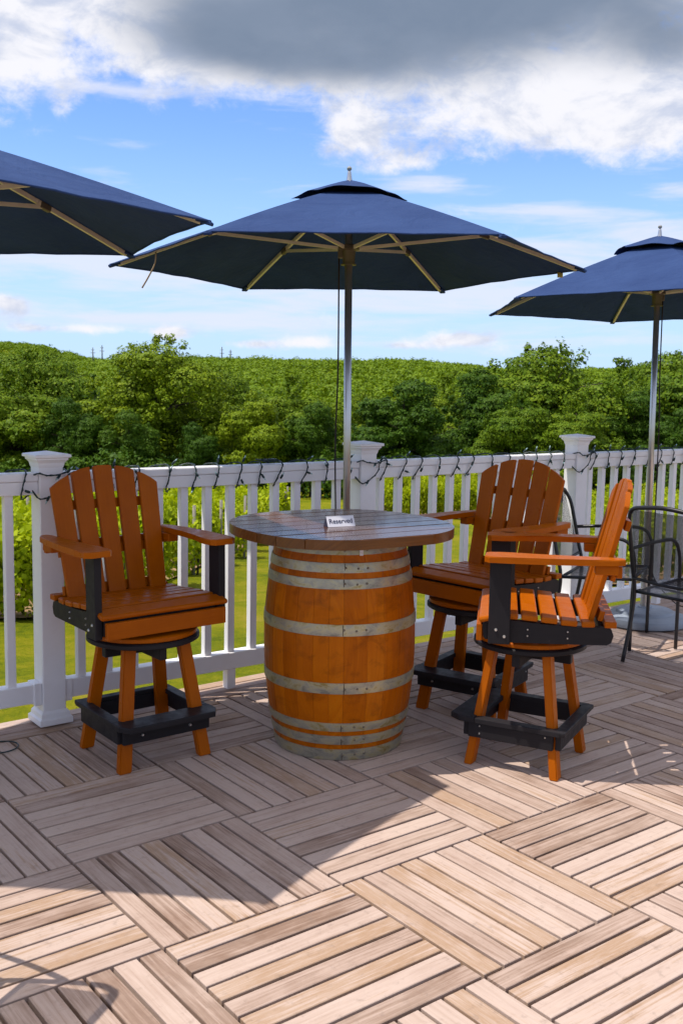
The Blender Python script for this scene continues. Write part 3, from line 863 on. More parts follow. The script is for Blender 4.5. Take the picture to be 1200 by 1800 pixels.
# ------------------------------------------------------------------ string lights round the top rail
sl_ = empty('string_lights', (0, 0, 0), (0, R_(.5), 0))
tag(sl_, 'dark green wire of unlit mini lights wound round the top rail and posts', 'string lights')
path = []; bulbs = []
x = -1.1
yf, ybk, zt_, zb_ = PY - .047, PY + .047, 1.135, 1.030
rs = random.Random(5)
while x < 7.2:
    near_post = None
    for pxx in PX:
        if abs(x - pxx) < .07: near_post = pxx
    j = lambda s: rs.uniform(-s, s)
    if near_post is not None:
        px_ = near_post; h = .066
        path += [(px_ - h, ybk, 1.10 + j(.01)), (px_ - h - .004, PY - h, 1.135 + j(.006)), (px_ - .01, PY - h - .004, 1.122 + j(.006)), (px_ + h, PY - h, 1.128 + j(.01)), (px_ + h, PY + h, 1.14),
                 (px_ - h, PY + h, 1.13), (px_ - h - .004, PY - h, 1.02 + j(.01)), (px_ - .005, PY - h - .006, 1.035), (px_ + h * .7, PY - h - .006, 1.085 + j(.01)), (px_ + h + .01, PY - h * .8, 1.12)]
        bulbs += [((px_ + .03, PY - h - .006, 1.119), -2.2), ((px_ - .02, PY - h - .008, 1.03), -2.6), ((px_ + h, PY - h, 1.13), .6)]
        x = px_ + h + .06; path.append((x, yf, zt_ + .002)); continue
    sk = j(.02) - .025
    path += [(x + .01, PY + .01, zt_ + .006 + rs.uniform(0, .006)), (x, yf - .003, zt_ - .006), (x + sk * .5 + j(.006), yf - .006, 1.088), (x + sk + j(.008), yf + .008, zb_ + .006), (x + sk + .02, PY, zb_ - .008 - rs.uniform(0, .008)), (x + .05, ybk - .01, zb_ + .01), (x + .09, ybk, zt_ - .01)]
    bulbs.append(((x + sk * .4, yf - .01, rs.uniform(1.05, 1.115)), rs.choice((-2.5, -.7, 2.6, .4, 1.9))))
    if rs.random() < .55: bulbs.append(((x + .02, PY - .02 + j(.02), zt_ + .012), rs.uniform(0, 1)))
    if rs.random() < .25: bulbs.append(((x + sk, yf - .004, zb_ + .004), -2.0 + j(.5)))
    x += .131 + j(.022)
bm = bmesh.new(); tube(bm, catmull(path, 4), .0031, 5); bmesh.ops.recalc_face_normals(bm, faces=bm.faces)
# second strand of the twisted pair
p2 = [Vector(p) + Vector((.004 * math.sin(i * 2.1), -.002, .004 * math.cos(i * 2.1))) for i, p in enumerate(catmull(path, 4))]
tube(bm, p2, .0024, 4)
link('wire', bm_mesh('wire', bm, 0, True), WIRE, sl_)
bm = bmesh.new(); lathe(bm, [(.0, -.002), (.0052, 0), (.0060, .016), (.0045, .022), (0, .0225)], 8); SOCK = bm_mesh('socket', bm, 2, True); SOCK.materials.append(WIRE)
bm = bmesh.new(); lathe(bm, [(.0032, .020), (.0034, .030), (.0, .038)], 6); BLB = bm_mesh('bulb', bm, 2, True); BLB.materials.append(BULB)
for (p, ang) in bulbs[:140]:
    o = bpy.data.objects.new('socket', SOCK); COL.objects.link(o); o.parent = sl_; o.location = p; o.rotation_euler = (rs.uniform(.0, .5), ang, 0)
    b_ = bpy.data.objects.new('bulb', BLB); COL.objects.link(b_); b_.parent = o
# knot of spare wire and a plug lying on the rail
kn = []
for i in range(60):
    kn.append((1.60 + .035 * math.sin(i * 1.9) + .018 * math.sin(i * .7), PY - .01 + .03 * math.cos(i * 2.3), 1.142 + .012 * abs(math.sin(i * 1.3))))
bm = bmesh.new(); tube(bm, catmull(kn, 3), .0035, 5); link('wire_knot', bm_mesh('wire_knot', bm, 0, True), WIRE, sl_)

# ------------------------------------------------------------------ barrel table
BC = (1.39, -.17)
bt = empty('barrel_table', (BC[0], BC[1], 0))
tag(bt, 'tall table made of a varnished wine barrel with steel hoops and a dark plank top', 'table')
BH = .898
def brad(z):
    u = (z - BH * .5) / (BH * .5); return .322 - .054 * u * u - .0 * u ** 4
NST = 26
angs = [0.]
wd = [random.uniform(.75, 1.3) for _ in range(NST)]; tot = sum(wd)
for w_ in wd: angs.append(angs[-1] + 2 * math.pi * w_ / tot)
for k in range(NST):
    a0, a1 = angs[k] + .0009, angs[k + 1] - .0009; bm = bmesh.new(); rings = []
    nz_ = 14
    for i in range(nz_ + 1):
        z = .004 + (BH - .004) * i / nz_; r = brad(z)
        row = []
        for s in (0, .06, .5, .94, 1):
            a = a0 + (a1 - a0) * s; rr_ = r - (.0014 if s in (0, 1) else 0)
            row.append(bm.verts.new((rr_ * math.cos(a), rr_ * math.sin(a), z)))
        row.append(bm.verts.new(((r - .026) * math.cos(a1), (r - .026) * math.sin(a1), z))); row.append(bm.verts.new(((r - .026) * math.cos(a0), (r - .026) * math.sin(a0), z)))
        rings.append(row)
    for p, q in zip(rings, rings[1:]):
        for s in range(7): bm.faces.new((p[s], p[(s + 1) % 7], q[(s + 1) % 7], q[s]))
    bm.faces.new(list(reversed(rings[0]))); bm.faces.new(rings[-1])
    link('stave', bm_mesh('stave', bm, 2), BARREL, bt)
lathe_obj('barrel_head', [(0, BH - .03), (.25, BH - .03), (.25, BH - .012), (0, BH - .012)], BARREL, bt, 40)
HOOPS = [(.850, .888), (.780, .818), (.716, .755), (.530, .576), (.292, .337), (.130, .166), (.072, .110), (.002, .050)]
for z0, z1 in HOOPS:
    pr_ = []; n = 5
    for i in range(n + 1):
        z = z0 + (z1 - z0) * i / n; pr_.append((brad(z) + .0032 + .0006 * math.sin(math.pi * i / n), z))
    pr_ += [(brad(z1) + .0005, z1), (brad(z1) - .004, z1), (brad(z0) - .004, z0), (brad(z0) + .0005, z0)]
    bm = bmesh.new(); lathe(bm, pr_ + [pr_[0]], 72, False)
    me = bm_mesh('hoop', bm, 2, True); me.set_sharp_from_angle(angle=R_(35)); h = link('hoop', me, HOOP, bt)
    a = math.atan2(-.794, -.607) + .06 + random.uniform(-.02, .02); zc = (z0 + z1) / 2; r = brad(zc) + .003
    # overlap seam and rivets
    tq = empty
    bm = bmesh.new()
    for dx_ in (0, .05, .09):
        aa = a + dx_ / r
        bmesh.ops.create_uvsphere(bm, u_segments=8, v_segments=5, radius=.0052, matrix=Matrix.Translation(((r + .0005) * math.cos(aa), (r + .0005) * math.sin(aa), zc + random.uniform(-.003, .003))) @ Matrix.Diagonal((1, 1, .9, 1)))
    link('rivet', bm_mesh('rivet', bm, 2, True), BRONZE, h)
    sx = (r + .001) * math.cos(a - .012); sy = (r + .001) * math.sin(a - .012)
    box_obj('lap_seam', (sx, sy, zc), (.0022, .0022, (z1 - z0) * .96), CORD, h, (0, 0, a), 0, 2)
# plank top: strips of a rounded square
TZ0, TZ1 = .900, .940
pd = math.atan2(-.455 + .357, 1.726 - .922)      # plank direction
SA, SB, SE = .446, .458, 2.4
def sup(t_):
    c, s = math.cos(t_), math.sin(t_)
    r = (abs(c / SA) ** SE + abs(s / SB) ** SE) ** (-1 / SE)
    return r * c, r * s
outl = [sup(2 * math.pi * k / 144) for k in range(144)]
FRONT_CUT = -.440
def clip_strip(y0, y1):
    pts = [(x, min(max(y, FRONT_CUT), 9)) for x, y in outl]
    def clip(ps, f):
        o_ = []
        for i in range(len(ps)):
            a, b_ = ps[i], ps[(i + 1) % len(ps)]; fa_, fb = f(a), f(b_)
            if fa_ >= 0: o_.append(a)
            if (fa_ >= 0) != (fb >= 0):
                t_ = fa_ / (fa_ - fb); o_.append((a[0] + (b_[0] - a[0]) * t_, a[1] + (b_[1] - a[1]) * t_))
        return o_
    ps = clip(clip(pts, lambda p: p[1] - y0), lambda p: y1 - p[1])
    q = []
    for p in ps:
        if not q or math.hypot(p[0] - q[-1][0], p[1] - q[-1][1]) > 1e-4: q.append(p)
    if math.hypot(q[0][0] - q[-1][0], q[0][1] - q[-1][1]) < 1e-4: q.pop()
    return q
NP = 8; ys = [-.4405 + .905 * k / NP for k in range(NP + 1)]
for k in range(NP):
    ps = clip_strip(ys[k] + .002, ys[k + 1] - .002)
    bm = bmesh.new(); prism(bm, ps, TZ0, TZ1 + random.uniform(-.0006, .0006), .004)
    me = bm_mesh('plank', bm, 0)
    o = link('plank', me, [TOPW, TOPE], bt, (0, 0, 0), (0, 0, pd))
    for p in me.polygons:
        if abs(p.normal.z) < .5: p.material_index = 1
# support battens under the planks
for yy in (-.15, .15):
    box_obj('batten', (-yy * math.sin(pd) * 1, yy * math.cos(pd), .8985), (.02, .02, .002), TOPE, bt, (0, 0, pd), 0)
# hasp under the rim
av = math.atan2(-.794, -.607) + .30
hr = brad(.885) + .012
hp = empty('hasp', (hr * math.cos(av), hr * math.sin(av), .876), (0, 0, av)); hp.parent = bt
bm = bmesh.new(); bm_box(bm, (0, 0, 0), (.002, .015, .050), None, .0006); 
bmesh.ops.create_uvsphere(bm, u_segments=8, v_segments=5, radius=.0035, matrix=Matrix.Translation((.001, 0, -.016)))
ho = link('hasp_plate', bm_mesh('hasp_plate', bm, 2), CARD, bt, (hr * math.cos(av), hr * math.sin(av), .872), (0, 0, av))
bpy.data.objects.remove(hp)

# ------------------------------------------------------------------ reserved sign
SGX = Vector((1.398 - 1.254, -.274 + .261, 0)).normalized(); sa = math.atan2(SGX.y, SGX.x)
sg = empty('reserved_sign', (1.326, -.245, TZ1 + .001), (0, 0, sa - R_(7)))
tag(sg, 'small white folded tent card reading Reserved, on the barrel table', 'table sign')
bm = bmesh.new()
Lh, Hs, Dp = .062, .042, .022
def slab(bm, p0, p1, p2, p3, n, th):
    a = [Vector(p) for p in (p0, p1, p2, p3)]; nb = [q - Vector(n) * th for q in a]
    va = [bm.verts.new(q) for q in a]; vb = [bm.verts.new(q) for q in nb]
    bm.faces.new(va); bm.faces.new(list(reversed(vb)))
    for i in range(4): bm.faces.new((va[i], vb[i], vb[(i + 1) % 4], va[(i + 1) % 4]))
nf_ = Vector((0, -Hs, Dp)).normalized()
slab(bm, (-Lh, -Dp, 0), (Lh, -Dp, 0), (Lh, 0, Hs), (-Lh, 0, Hs), nf_, .0012)
slab(bm, (Lh, Dp, 0), (-Lh, Dp, 0), (-Lh, 0, Hs), (Lh, 0, Hs), Vector((0, Hs, Dp)).normalized(), .0012)
link('card', bm_mesh('card', bm), CARD, sg)
bm = bmesh.new()
vs4 = [bm.verts.new(p) for p in ((-Lh - .0006, -Dp - .0004, 0), (-Lh - .0006, Dp, 0), (-Lh - .0006, 0, Hs))]; bm.faces.new(vs4)
v2 = [bm.verts.new(p) for p in ((-Lh + .0006, -Dp, 0), (-Lh + .0006, Dp, 0), (-Lh + .0006, 0, Hs))]; bm.faces.new(list(reversed(v2)))
for i in range(3): bm.faces.new((vs4[i], v2[i], v2[(i + 1) % 3], vs4[(i + 1) % 3]))
link('open_end_shade', bm_mesh('open_end_shade', bm), CARDD, sg)  # dark triangle closes the card's open end to paint the shade inside
fc = bpy.data.curves.new('lettering', 'FONT'); fc.body = 'Reserved'; fc.size = .0285; fc.align_x = 'CENTER'; fc.align_y = 'CENTER'; fc.extrude = .0003; fc.offset = .0001
fo = bpy.data.objects.new('tmp', fc); COL.objects.link(fo)
bpy.context.view_layer.update()
dg = bpy.context.evaluated_depsgraph_get(); tm_ = bpy.data.meshes.new_from_object(fo.evaluated_get(dg)); bpy.data.objects.remove(fo)
tl_ = math.atan2(Hs, Dp)
link('lettering', tm_, INK, sg, (0, -Dp * .5 - nf_.y * -.0012 * 0 - .0010, Hs * .5 + .0004), (tl_, 0, 0))

# ------------------------------------------------------------------ high swivel chairs
# local axes: +Y the way the sitter faces, +X the sitter's right
def board(name, p0, p1, wdt, th, m, parent, up=(0, 0, 1), bev=.004, ext=None, taper=None):
    """a plank from p0 to p1; width measured across, thickness along 'up'"""
    p0, p1 = Vector(p0), Vector(p1); L = (p1 - p0).length
    X = (p1 - p0).normalized(); Z = (Vector(up) - X * Vector(up).dot(X)).normalized(); Y = Z.cross(X)
    bm = bmesh.new(); bm_box(bm, (0, 0, 0), (L, wdt, th), None, bev, taper)
    o = link(name, bm_mesh(name, bm, 0), m, parent)
    o.matrix_basis = Matrix.Translation((p0 + p1) / 2) @ Matrix((X, Y, Z)).transposed().to_4x4()
    return o
BOLTM = {}
def bolts(parent, pts, nrm, r=.006, base=None):
    key = round(r, 4)
    if key not in BOLTM:
        bm = bmesh.new(); bmesh.ops.create_cone(bm, cap_ends=True, segments=10, radius1=r, radius2=r * .6, depth=.005)
        me = bm_mesh('bolt', bm); me.materials.append(BOLT); BOLTM[key] = me
    for p in pts:
        o = bpy.data.objects.new('bolt', BOLTM[key]); COL.objects.link(o); o.parent = parent
        o.matrix_basis = (base if base is not None else Matrix.Identity(4)) @ Matrix.Translation(p) @ Vector((0, 0, 1)).rotation_difference(Vector(nrm)).to_matrix().to_4x4()
def high_chair(loc, seat_rot, base_rot, label):
    root = empty('swivel_chair', (loc[0], loc[1], 0), (0, 0, seat_rot))
    tag(root, label, 'chair', 'orange and black high chairs round the barrel table')
    base = empty('chair_base', (0, 0, 0), (0, 0, base_rot - seat_rot)); base.parent = root
    BP = root
    bmx = Matrix.Rotation(base_rot - seat_rot, 4, 'Z')
    def inbase(o): o.matrix_basis = bmx @ o.matrix_basis; return o
    bpy.data.objects.remove(base)
    f, tp = .178, .105
    # legs
    for sx, sy in ((1, 1), (1, -1), (-1, -1), (-1, 1)):
        bm = bmesh.new(); lw, lt = .053, .034
        lo = Vector((sx * f, sy * f, 0)); hi = Vector((sx * tp * 1.12, sy * tp * 1.05, .492))
        vb = []
        for c_, ww, tt in ((lo, lw, lt), (hi, lw, lt)):
            vb.append([bm.verts.new(c_ + Vector((ax * ww / 2, ay * tt / 2, 0))) for ax, ay in ((-1, -1), (1, -1), (1, 1), (-1, 1))])
        for k in range(4): bm.faces.new((vb[0][k], vb[0][(k + 1) % 4], vb[1][(k + 1) % 4], vb[1][k]))
        bm.faces.new(list(reversed(vb[0]))); bm.faces.new(vb[1])
        bmesh.ops.bevel(bm, geom=list(bm.edges), offset=.004, segments=2, affect='EDGES')
        inbase(link('leg', bm_mesh('leg', bm, 2), ORANGE, BP))
    # footrest ring: vertical boards with a tread on each
    zr = .150
    e = .190
    inbase(board('footrest_rail', (-e, e + .004, zr), (e, e + .004, zr), .062, .022, BLACKP, BP, (0, 1, 0)))
    inbase(board('footrest_rail', (-e, -e + .004, zr), (e, -e + .004, zr), .062, .022, BLACKP, BP, (0, 1, 0)))
    inbase(board('footrest_rail', (e - .012 + .016, -e + .02, zr), (e + .004, e - .01, zr), .062, .022, BLACKP, BP, (1, 0, 0)))
    inbase(board('footrest_rail', (-e - .004, -e + .02, zr), (-e - .004, e - .01, zr), .062, .022, BLACKP, BP, (1, 0, 0)))
    zt = zr + .032 + .010
    # wide front tread with clipped corners
    bm = bmesh.new(); prism(bm, [(-.215, .152), (.215, .152), (.215, .215), (.185, .262), (-.185, .262), (-.215, .215)], zt - .010, zt + .012, .004)
    inbase(link('footrest', bm_mesh('footrest', bm, 0), BLACKP, BP))
    for sx in (1, -1):
        bm = bmesh.new(); prism(bm, [(sx * .168, -.172), (sx * .214, -.198), (sx * .214, .150), (sx * .168, .150)] if sx > 0 else [(-.214, -.198), (-.168, -.172), (-.168, .150), (-.214, .150)], zt - .010, zt + .010, .003)
        inbase(link('footrest', bm_mesh('footrest', bm, 1), BLACKP, BP))
    inbase(board('footrest', (-.212, -.195, zt), (.212, -.195, zt), .044, .018, BLACKP, BP, (0, 0, 1)))
    bolts(BP, [(-.10, .2085, zr), (.11, .2085, zr)], (0, 1, 0), .0065, bmx)
    bolts(BP, [(-.2065, .13, zr + .02), (-.2065, .13, zr - .012), (-.2065, -.14, zr + .02)], (-1, 0, 0), .004, bmx)
    # under frame cross and swivel discs
    inbase(board('under_frame', (-.175, 0, .462), (.175, 0, .466), .08, .034, BLACKP, BP, (0, 1, 0)))
    inbase(board('under_frame', (0, -.175, .458), (0, .175, .463), .075, .032, BLACKP, BP, (1, 0, 0)))
    inbase(lathe_obj('base_disc', [(0, .484), (.222, .484), (.228, .488), (.228, .502), (.222, .507), (0, .507)], BLACKP, BP, 48))
    lathe_obj('swivel_disc', [(0, .5085), (.214, .5085), (.220, .513), (.220, .526), (.214, .531), (0, .531)], ORANGE, BP, 48)
    # seat sides
    for s in (1, -1):
        bm = bmesh.new()
        # side profile in (y, z)
        prof = [(.186, .560), (.192, .612), (.180, .628), (.10, .634), (-.02, .624), (-.15, .618), (-.27, .622), (-.292, .612), (-.300, .590), (-.292, .562), (-.275, .552), (.10, .545)]
        xa_, xb_ = s * .258, s * .236
        va = [bm.verts.new((xa_, y, z)) for y, z in prof]; vb = [bm.verts.new((xb_, y, z)) for y, z in prof]
        bm.faces.new(va); bm.faces.new(list(reversed(vb)))
        for i in range(len(prof)): bm.faces.new((va[i], vb[i], vb[(i + 1) % len(prof)], va[(i + 1) % len(prof)]))
        bmesh.ops.recalc_face_normals(bm, faces=bm.faces)
        link('seat_side', bm_mesh('seat_side', bm, 1), BLACKP, root)
        bolts(root, [(s * .260, .02, .600), (s * .260, .02, .575), (s * .260, -.13, .598), (s * .260, -.13, .573)], (s, 0, 0), .004)
        # arm post
        box_obj('arm_post', (s * .2745, .128, .705), (.030, .082, .322), BLACKP, root, None, .004, 2)
        bolts(root, [(s * .2905, .108, .575), (s * .2905, .140, .600)], (s, 0, 0), .0075)
        # arm: wide paddle, rounded front, running back past the slats
        o_ = [(.218, .17), (.232, .186), (.310, .190), (.333, .172), (.338, .10), (.335, -.05), (.322, -.20), (.306, -.300), (.290, -.328), (.262, -.328), (.250, -.30), (.2455, -.10), (.236, .02), (.220, .08), (.214, .13)]
        pts = [(s * x_, y_) for x_, y_ in o_]
        if s > 0: pts = pts[::-1]
        bm = bmesh.new(); prism(bm, pts, .866, .890, .005)
        if s > 0: pass
        bmesh.ops.recalc_face_normals(bm, faces=bm.faces)
        link('arm', bm_mesh('arm', bm, 1), ORANGE, root)
        box_obj('arm_bracket', (s * .268, -.262, .846), (.05, .085, .036), ORANGE, root, None, .004, 1)
    box_obj('under_seat_board', (0, .172, .592), (.470, .020, .088), BLACKP, root, None, .003, 0)  # added dark blocker, keeps daylight out of the gap above the apron
    box_obj('under_seat_board', (0, -.26, .585), (.470, .020, .06), BLACKP, root, None, .003, 0)
    box_obj('front_apron', (0, .203, .5815), (.525, .022, .066), ORANGE, root, None, .003, 0)
    # seat slats follow the dished sides
    prof = [(.168, .640, 12, .075), (.088, .648, -1, .062), (.014, .645, -4, .062), (-.060, .639, -5, .062), (-.134, .632, -3, .062), (-.205, .630, 2, .050)]
    for k, (y, z, ang, wd_) in enumerate(prof):
        m_ = box_obj('seat_slat', (0, y, z), (.560 if k == 0 else .528, wd_, .022), ORANGE, root, (R_(-ang if k == 0 else -ang), 0, 0), .0055 if k else .009, 0)
    box_obj('back_ledge', (0, -.287, .632), (.530, .045, .024), ORANGE, root, None, .004, 0)
    # back slats: a leaning fan with an arched top
    bz0, by0, lean = .632, -.236, math.atan2(.125, .50)
    Ld = Vector((0, -math.sin(lean), math.cos(lean)))
    n_ = 5
    for k in range(n_):
        u = (k - 2) / 2.
        xb0, xt0 = u * .187, u * .203
        hw = .0385
        hw_t = .0420
        def topz(x): return .545 - .19 * (abs(x) / .24) ** 2.2 * .42
        bm = bmesh.new(); nb_ = 5
        row_f, row_b = [], []
        tops = [xt0 - hw_t + 2 * hw_t * i / nb_ for i in range(nb_ + 1)]
        outline = [(xb0 - hw, 0), (xb0 + hw, 0)] + [(x_, topz(x_)) for x_ in reversed(tops)]
        prism(bm, outline, 0, .020, 0)
        bmesh.ops.bevel(bm, geom=[e_ for e_ in bm.edges if e_.calc_length() > .03 or True], offset=.0028, segments=1, affect='EDGES')
        o = link('back_slat', bm_mesh('back_slat', bm, 1), ORANGE, root)
        # plane of the back: X across, local y up the lean, local z forward
        Z_ = Vector((0, math.cos(lean), math.sin(lean)))
        X_ = Ld.cross(Z_)
        M_ = Matrix((X_, Ld, Z_)).transposed().to_4x4()
        # gentle curve of the back: outer slats stand forward
        o.matrix_basis = Matrix.Translation((0, by0 + .010 * abs(u) ** 2, bz0)) @ M_
    for t_, wd_, hgt in ((.385, .40, .040), (.190, .46, .040), (.03, .46, .04)):
        c_ = Vector((0, by0, bz0)) + Ld * t_ - Vector((0, math.cos(lean), math.sin(lean))) * .012
        o = box_obj('back_brace', c_, (wd_, .020, hgt), ORANGE, root, (lean, 0, 0), .003, 0)
    box_obj('arm_crossbar', (0, -.308, .838), (.565, .022, .045), ORANGE, root, None, .003, 0)
    return root
hp2 = math.pi / 2
high_chair((.640, .170), R_(-88.5) - hp2, R_(-90) - hp2, 'high orange and black swivel chair left of the barrel, facing right')
high_chair((2.185, -.185), R_(186) - hp2, R_(198.5) - hp2, 'high chair behind and right of the barrel, its back towards the railing')
high_chair((1.885, -.803), R_(133.8) - hp2, R_(114) - hp2, 'nearest high chair on the right, seen side on with sunlit back')

# ------------------------------------------------------------------ parasols
def parasol(X, Y, th, R0, zr, za, label, tilt=(0, 0), extras=0):
    root = empty('parasol', (X, Y, 0), (tilt[0], tilt[1], 0))
    tag(root, label, 'parasol', 'navy parasols along the deck')
    N = 6
    def rib(k, t_, dz=0.): # point on rib line, t 0..1
        a = th + k * 2 * math.pi / N; r = .03 + (R0 - .03) * t_
        z = za - (za - zr) * (t_ ** 1.12) + dz
        return Vector((r * math.cos(a), r * math.sin(a), z))
    # canopy: six sagging panels, two skins
    bm = bmesh.new(); nr, ns = 14, 10
    def surf(k, t_, s, dz):
        a, b_ = rib(k, t_, dz), rib(k + 1, t_, dz)
        p = a.lerp(b_, s); q = 4 * s * (1 - s)
        sag = .016 * t_ * math.sin(math.pi * min(1, t_ * 1.0)) * q
        p.z -= sag * 1.3
        if t_ > .86:
            pull = (t_ - .86) / .14; c = Vector((p.x, p.y, 0)); p.x *= 1 - .022 * pull * q; p.y *= 1 - .022 * pull * q
            p.z += .004 * pull * q
        w_ = .0022 * math.sin(s * 23 + k * 5 + t_ * 6) * t_ * q
        p.z += w_
        return p
    for dz, flip in ((0, False), (-.0025, True)):
        for k in range(N):
            g = [[bm.verts.new(surf(k, i / nr, j / ns, dz)) for j in range(ns + 1)] for i in range(nr + 1)]
            for i in range(nr):
                for j in range(ns):
                    f_ = (g[i][j], g[i + 1][j], g[i + 1][j + 1], g[i][j + 1])
                    bm.faces.new(f_ if not flip else tuple(reversed(f_)))
    bmesh.ops.remove_doubles(bm, verts=bm.verts, dist=.0008)
    me = bm_mesh('canopy', bm, 0, True); me.set_sharp_from_angle(angle=R_(9))
    cn = link('canopy', me, FABRIC, root)
    # stitched hem
    bm = bmesh.new(); hem = []
    for k in range(N):
        for j in range(ns): hem.append(surf(k, 1, j / ns, -.003))
    hem.append(hem[0]); tube(bm, hem, .0042, 5); link('hem', bm_mesh('hem', bm, 0, True), FABRIC, cn)
    # vent cap
    bm = bmesh.new(); rc = .285
    def cap(k, t_, s):
        def rp(kk):
            a = th + kk * 2 * math.pi / N; r = .015 + (rc - .015) * t_
            z = za + .040 - .088 * t_ ** 1.15
            return Vector((r * math.cos(a), r * math.sin(a), z))
        p = rp(k).lerp(rp(k + 1), s); q = 4 * s * (1 - s)
        p.z += (.012, .004, .022, .012, .020, .008)[k] * q * t_ ** 2 + .003 * math.sin(9 * s + k * 3); p.x *= 1 - .03 * q; p.y *= 1 - .03 * q
        return p
    for dz in (0, -.003):
        for k in range(N):
            g = [[bm.verts.new(cap(k, i / 7, j / 9) + Vector((0, 0, dz))) for j in range(10)] for i in range(8)]
            for i in range(7):
                for j in range(9):
                    f_ = (g[i][j], g[i + 1][j], g[i + 1][j + 1], g[i][j + 1]); bm.faces.new(f_ if dz == 0 else tuple(reversed(f_)))
    bmesh.ops.remove_doubles(bm, verts=bm.verts, dist=.0008)
    me = bm_mesh('vent_cap', bm, 0, True); me.set_sharp_from_angle(angle=R_(14)); link('vent_cap', me, FABRIC, cn)
    # pole, hubs, finial
    tube_obj('pole', [(0, 0, .05), (0, 0, za - .01)], .0185, CHROME, root, 20)
    lathe_obj('finial', [(0, za + .034), (.017, za + .036), (.014, za + .045), (.010, za + .075), (.008, za + .085), (.006, za + .088), (.012, za + .095), (.0125, za + .103), (.006, za + .110), (0, za + .111)], CHROME, root, 16)
    lathe_obj('upper_hub', [(0, za - .045), (.05, za - .045), (.052, za - .015), (.03, za - .008), (0, za - .008)], BRONZE, root, 24)
    zh = zr + .085
    lathe_obj('runner_hub', [(0, zh + .016), (.048, zh + .016), (.052, zh + .010), (.052, zh - .006), (.034, zh - .012), (.030, zh - .05), (.030, zh - .072), (.038, zh - .074), (.038, zh - .079), (0, zh - .079)], BRONZE, root, 24)
    # ribs and struts
    for k in range(N):
        a = th + k * 2 * math.pi / N
        p = [rib(k, t_, -.016) for t_ in (.02, .3, .55, .8, .965)]
        bm = bmesh.new()
        for q0, q1 in zip(p, p[1:]):
            X_ = (q1 - q0).normalized(); Y_ = Vector((-math.sin(a), math.cos(a), 0)); Z_ = X_.cross(Y_)
            ML = Matrix.Translation((q0 + q1) / 2) @ Matrix((X_, Y_, Z_)).transposed().to_4x4()
            vs_ = bm_box(bm, (0, 0, 0), ((q1 - q0).length + .002, .013, .018))
            for v in vs_: v.co = ML @ v.co
        rb = link('rib', bm_mesh('rib', bm, 0), RIBM, root)
        # fabric pocket at the tip and joint block
        jn = rib(k, .56, -.020)
        bx = box_obj('rib_joint', jn, (.05, .022, .026), BRONZE, rb, (0, R_(17), a), .003)
        tip = rib(k, .98, -.012); box_obj('tip_pocket', tip, (.06, .032, .012), FABRIC, rb, (0, R_(17), a), .003)
        s0 = Vector((.045 * math.cos(a), .045 * math.sin(a), zh + .002)); X_ = (jn - s0).normalized(); Y_ = Vector((-math.sin(a), math.cos(a), 0)); Z_ = X_.cross(Y_)
        bm = bmesh.new(); vs_ = bm_box(bm, (0, 0, 0), ((jn - s0).length, .011, .015)); ML = Matrix.Translation((jn + s0) / 2) @ Matrix((X_, Y_, Z_)).transposed().to_4x4()
        for v in vs_: v.co = ML @ v.co
        link('strut', bm_mesh('strut', bm, 0), RIBM, root)
    # pulley and cord
    sdx, sdy = -RV.x * .047, -RV.y * .047
    if extras == 2: sdx, sdy = -sdx * .75, -sdy * .75
    box_obj('pulley', (sdx * .8, sdy * .8, zh - .022), (.03, .03, .05), BRONZE, root, (0, 0, math.atan2(RV.y, RV.x)), .005)
    cz = [(sdx, sdy, zh - .03), (sdx * 1.02, sdy * 1.02, 1.6), (sdx * 1.25, sdy * 1.25, 1.2), (sdx * 1.1, sdy * 1.1, .75 if extras != 2 else .25)]
    tube_obj('cord', catmull(cz, 5), .0042, CORD, root, 6)
    if extras == 2:
        tube_obj('cord', catmull([(sdx, sdy, .5), (.05, -.02, .3), (.12, -.14, .14), (.2, -.22, .10), (.26, -.3, .006)], 6), .0035, CORD, root, 5)
    # heavy base
    lathe_obj('base', [(0, .0), (.262, .0), (.272, .006), (.275, .030), (.266, .050), (.235, .062), (.190, .066), (.182, .070), (.176, .086), (.160, .094), (.07, .100), (.05, .104), (.045, .112), (0, .112)], BASEG, root, 56)
    lathe_obj('base_collar', [(0, .10), (.030, .10), (.030, .30), (.033, .302), (.033, .32), (.0195, .322), (0, .322)], CHROME, root, 24)
    if True:
        bm = bmesh.new(); bmesh.ops.create_cone(bm, cap_ends=True, segments=10, radius1=.014, radius2=.014, depth=.03, matrix=Matrix.Translation((.04, -.02, .27)) @ Matrix.Rotation(hp2, 4, 'Y'))
        link('clamp_knob', bm_mesh('clamp_knob', bm), BLACKM, root)
    return root, rib, surf
TH0 = R_(-36.1)
pC, ribC, surfC = parasol(1.892, .435, TH0, 1.158, 2.09, 2.455, 'middle navy parasol, the whole canopy in view over the barrel table', (R_(-1.2), R_(.6)), 1)
pL, _, _ = parasol(-.20, .31, R_(-42), 1.10, 2.075, 2.40, 'navy parasol at the left edge, only one corner of its canopy in view', (0, 0), 0)
for ch in pL.children:
    if ch.name.startswith('base'): ch.scale = (.82, .82, 1)
pR, _, _ = parasol(4.32, .41, R_(-8), 1.12, 2.02, 2.415, 'farthest navy parasol at the right edge, on a grey round base', (R_(-1.2), R_(.7)), 2)
# hanging strap and brass tag on the middle parasol
p0 = surfC(3, .97, .42, -.01)
tube_obj('strap', catmull([p0, p0 + Vector((-.004, .002, -.05)), p0 + Vector((-.03, .015, -.11)), p0 + Vector((-.055, .03, -.16))], 5), .0035, STRAP, pC, 6)
p1 = surfC(0, .995, .13, -.018)
box_obj('tag', p1, (.028, .003, .026), BRASS, pC, (0, 0, math.atan2(RV.y, RV.x)), .0008)

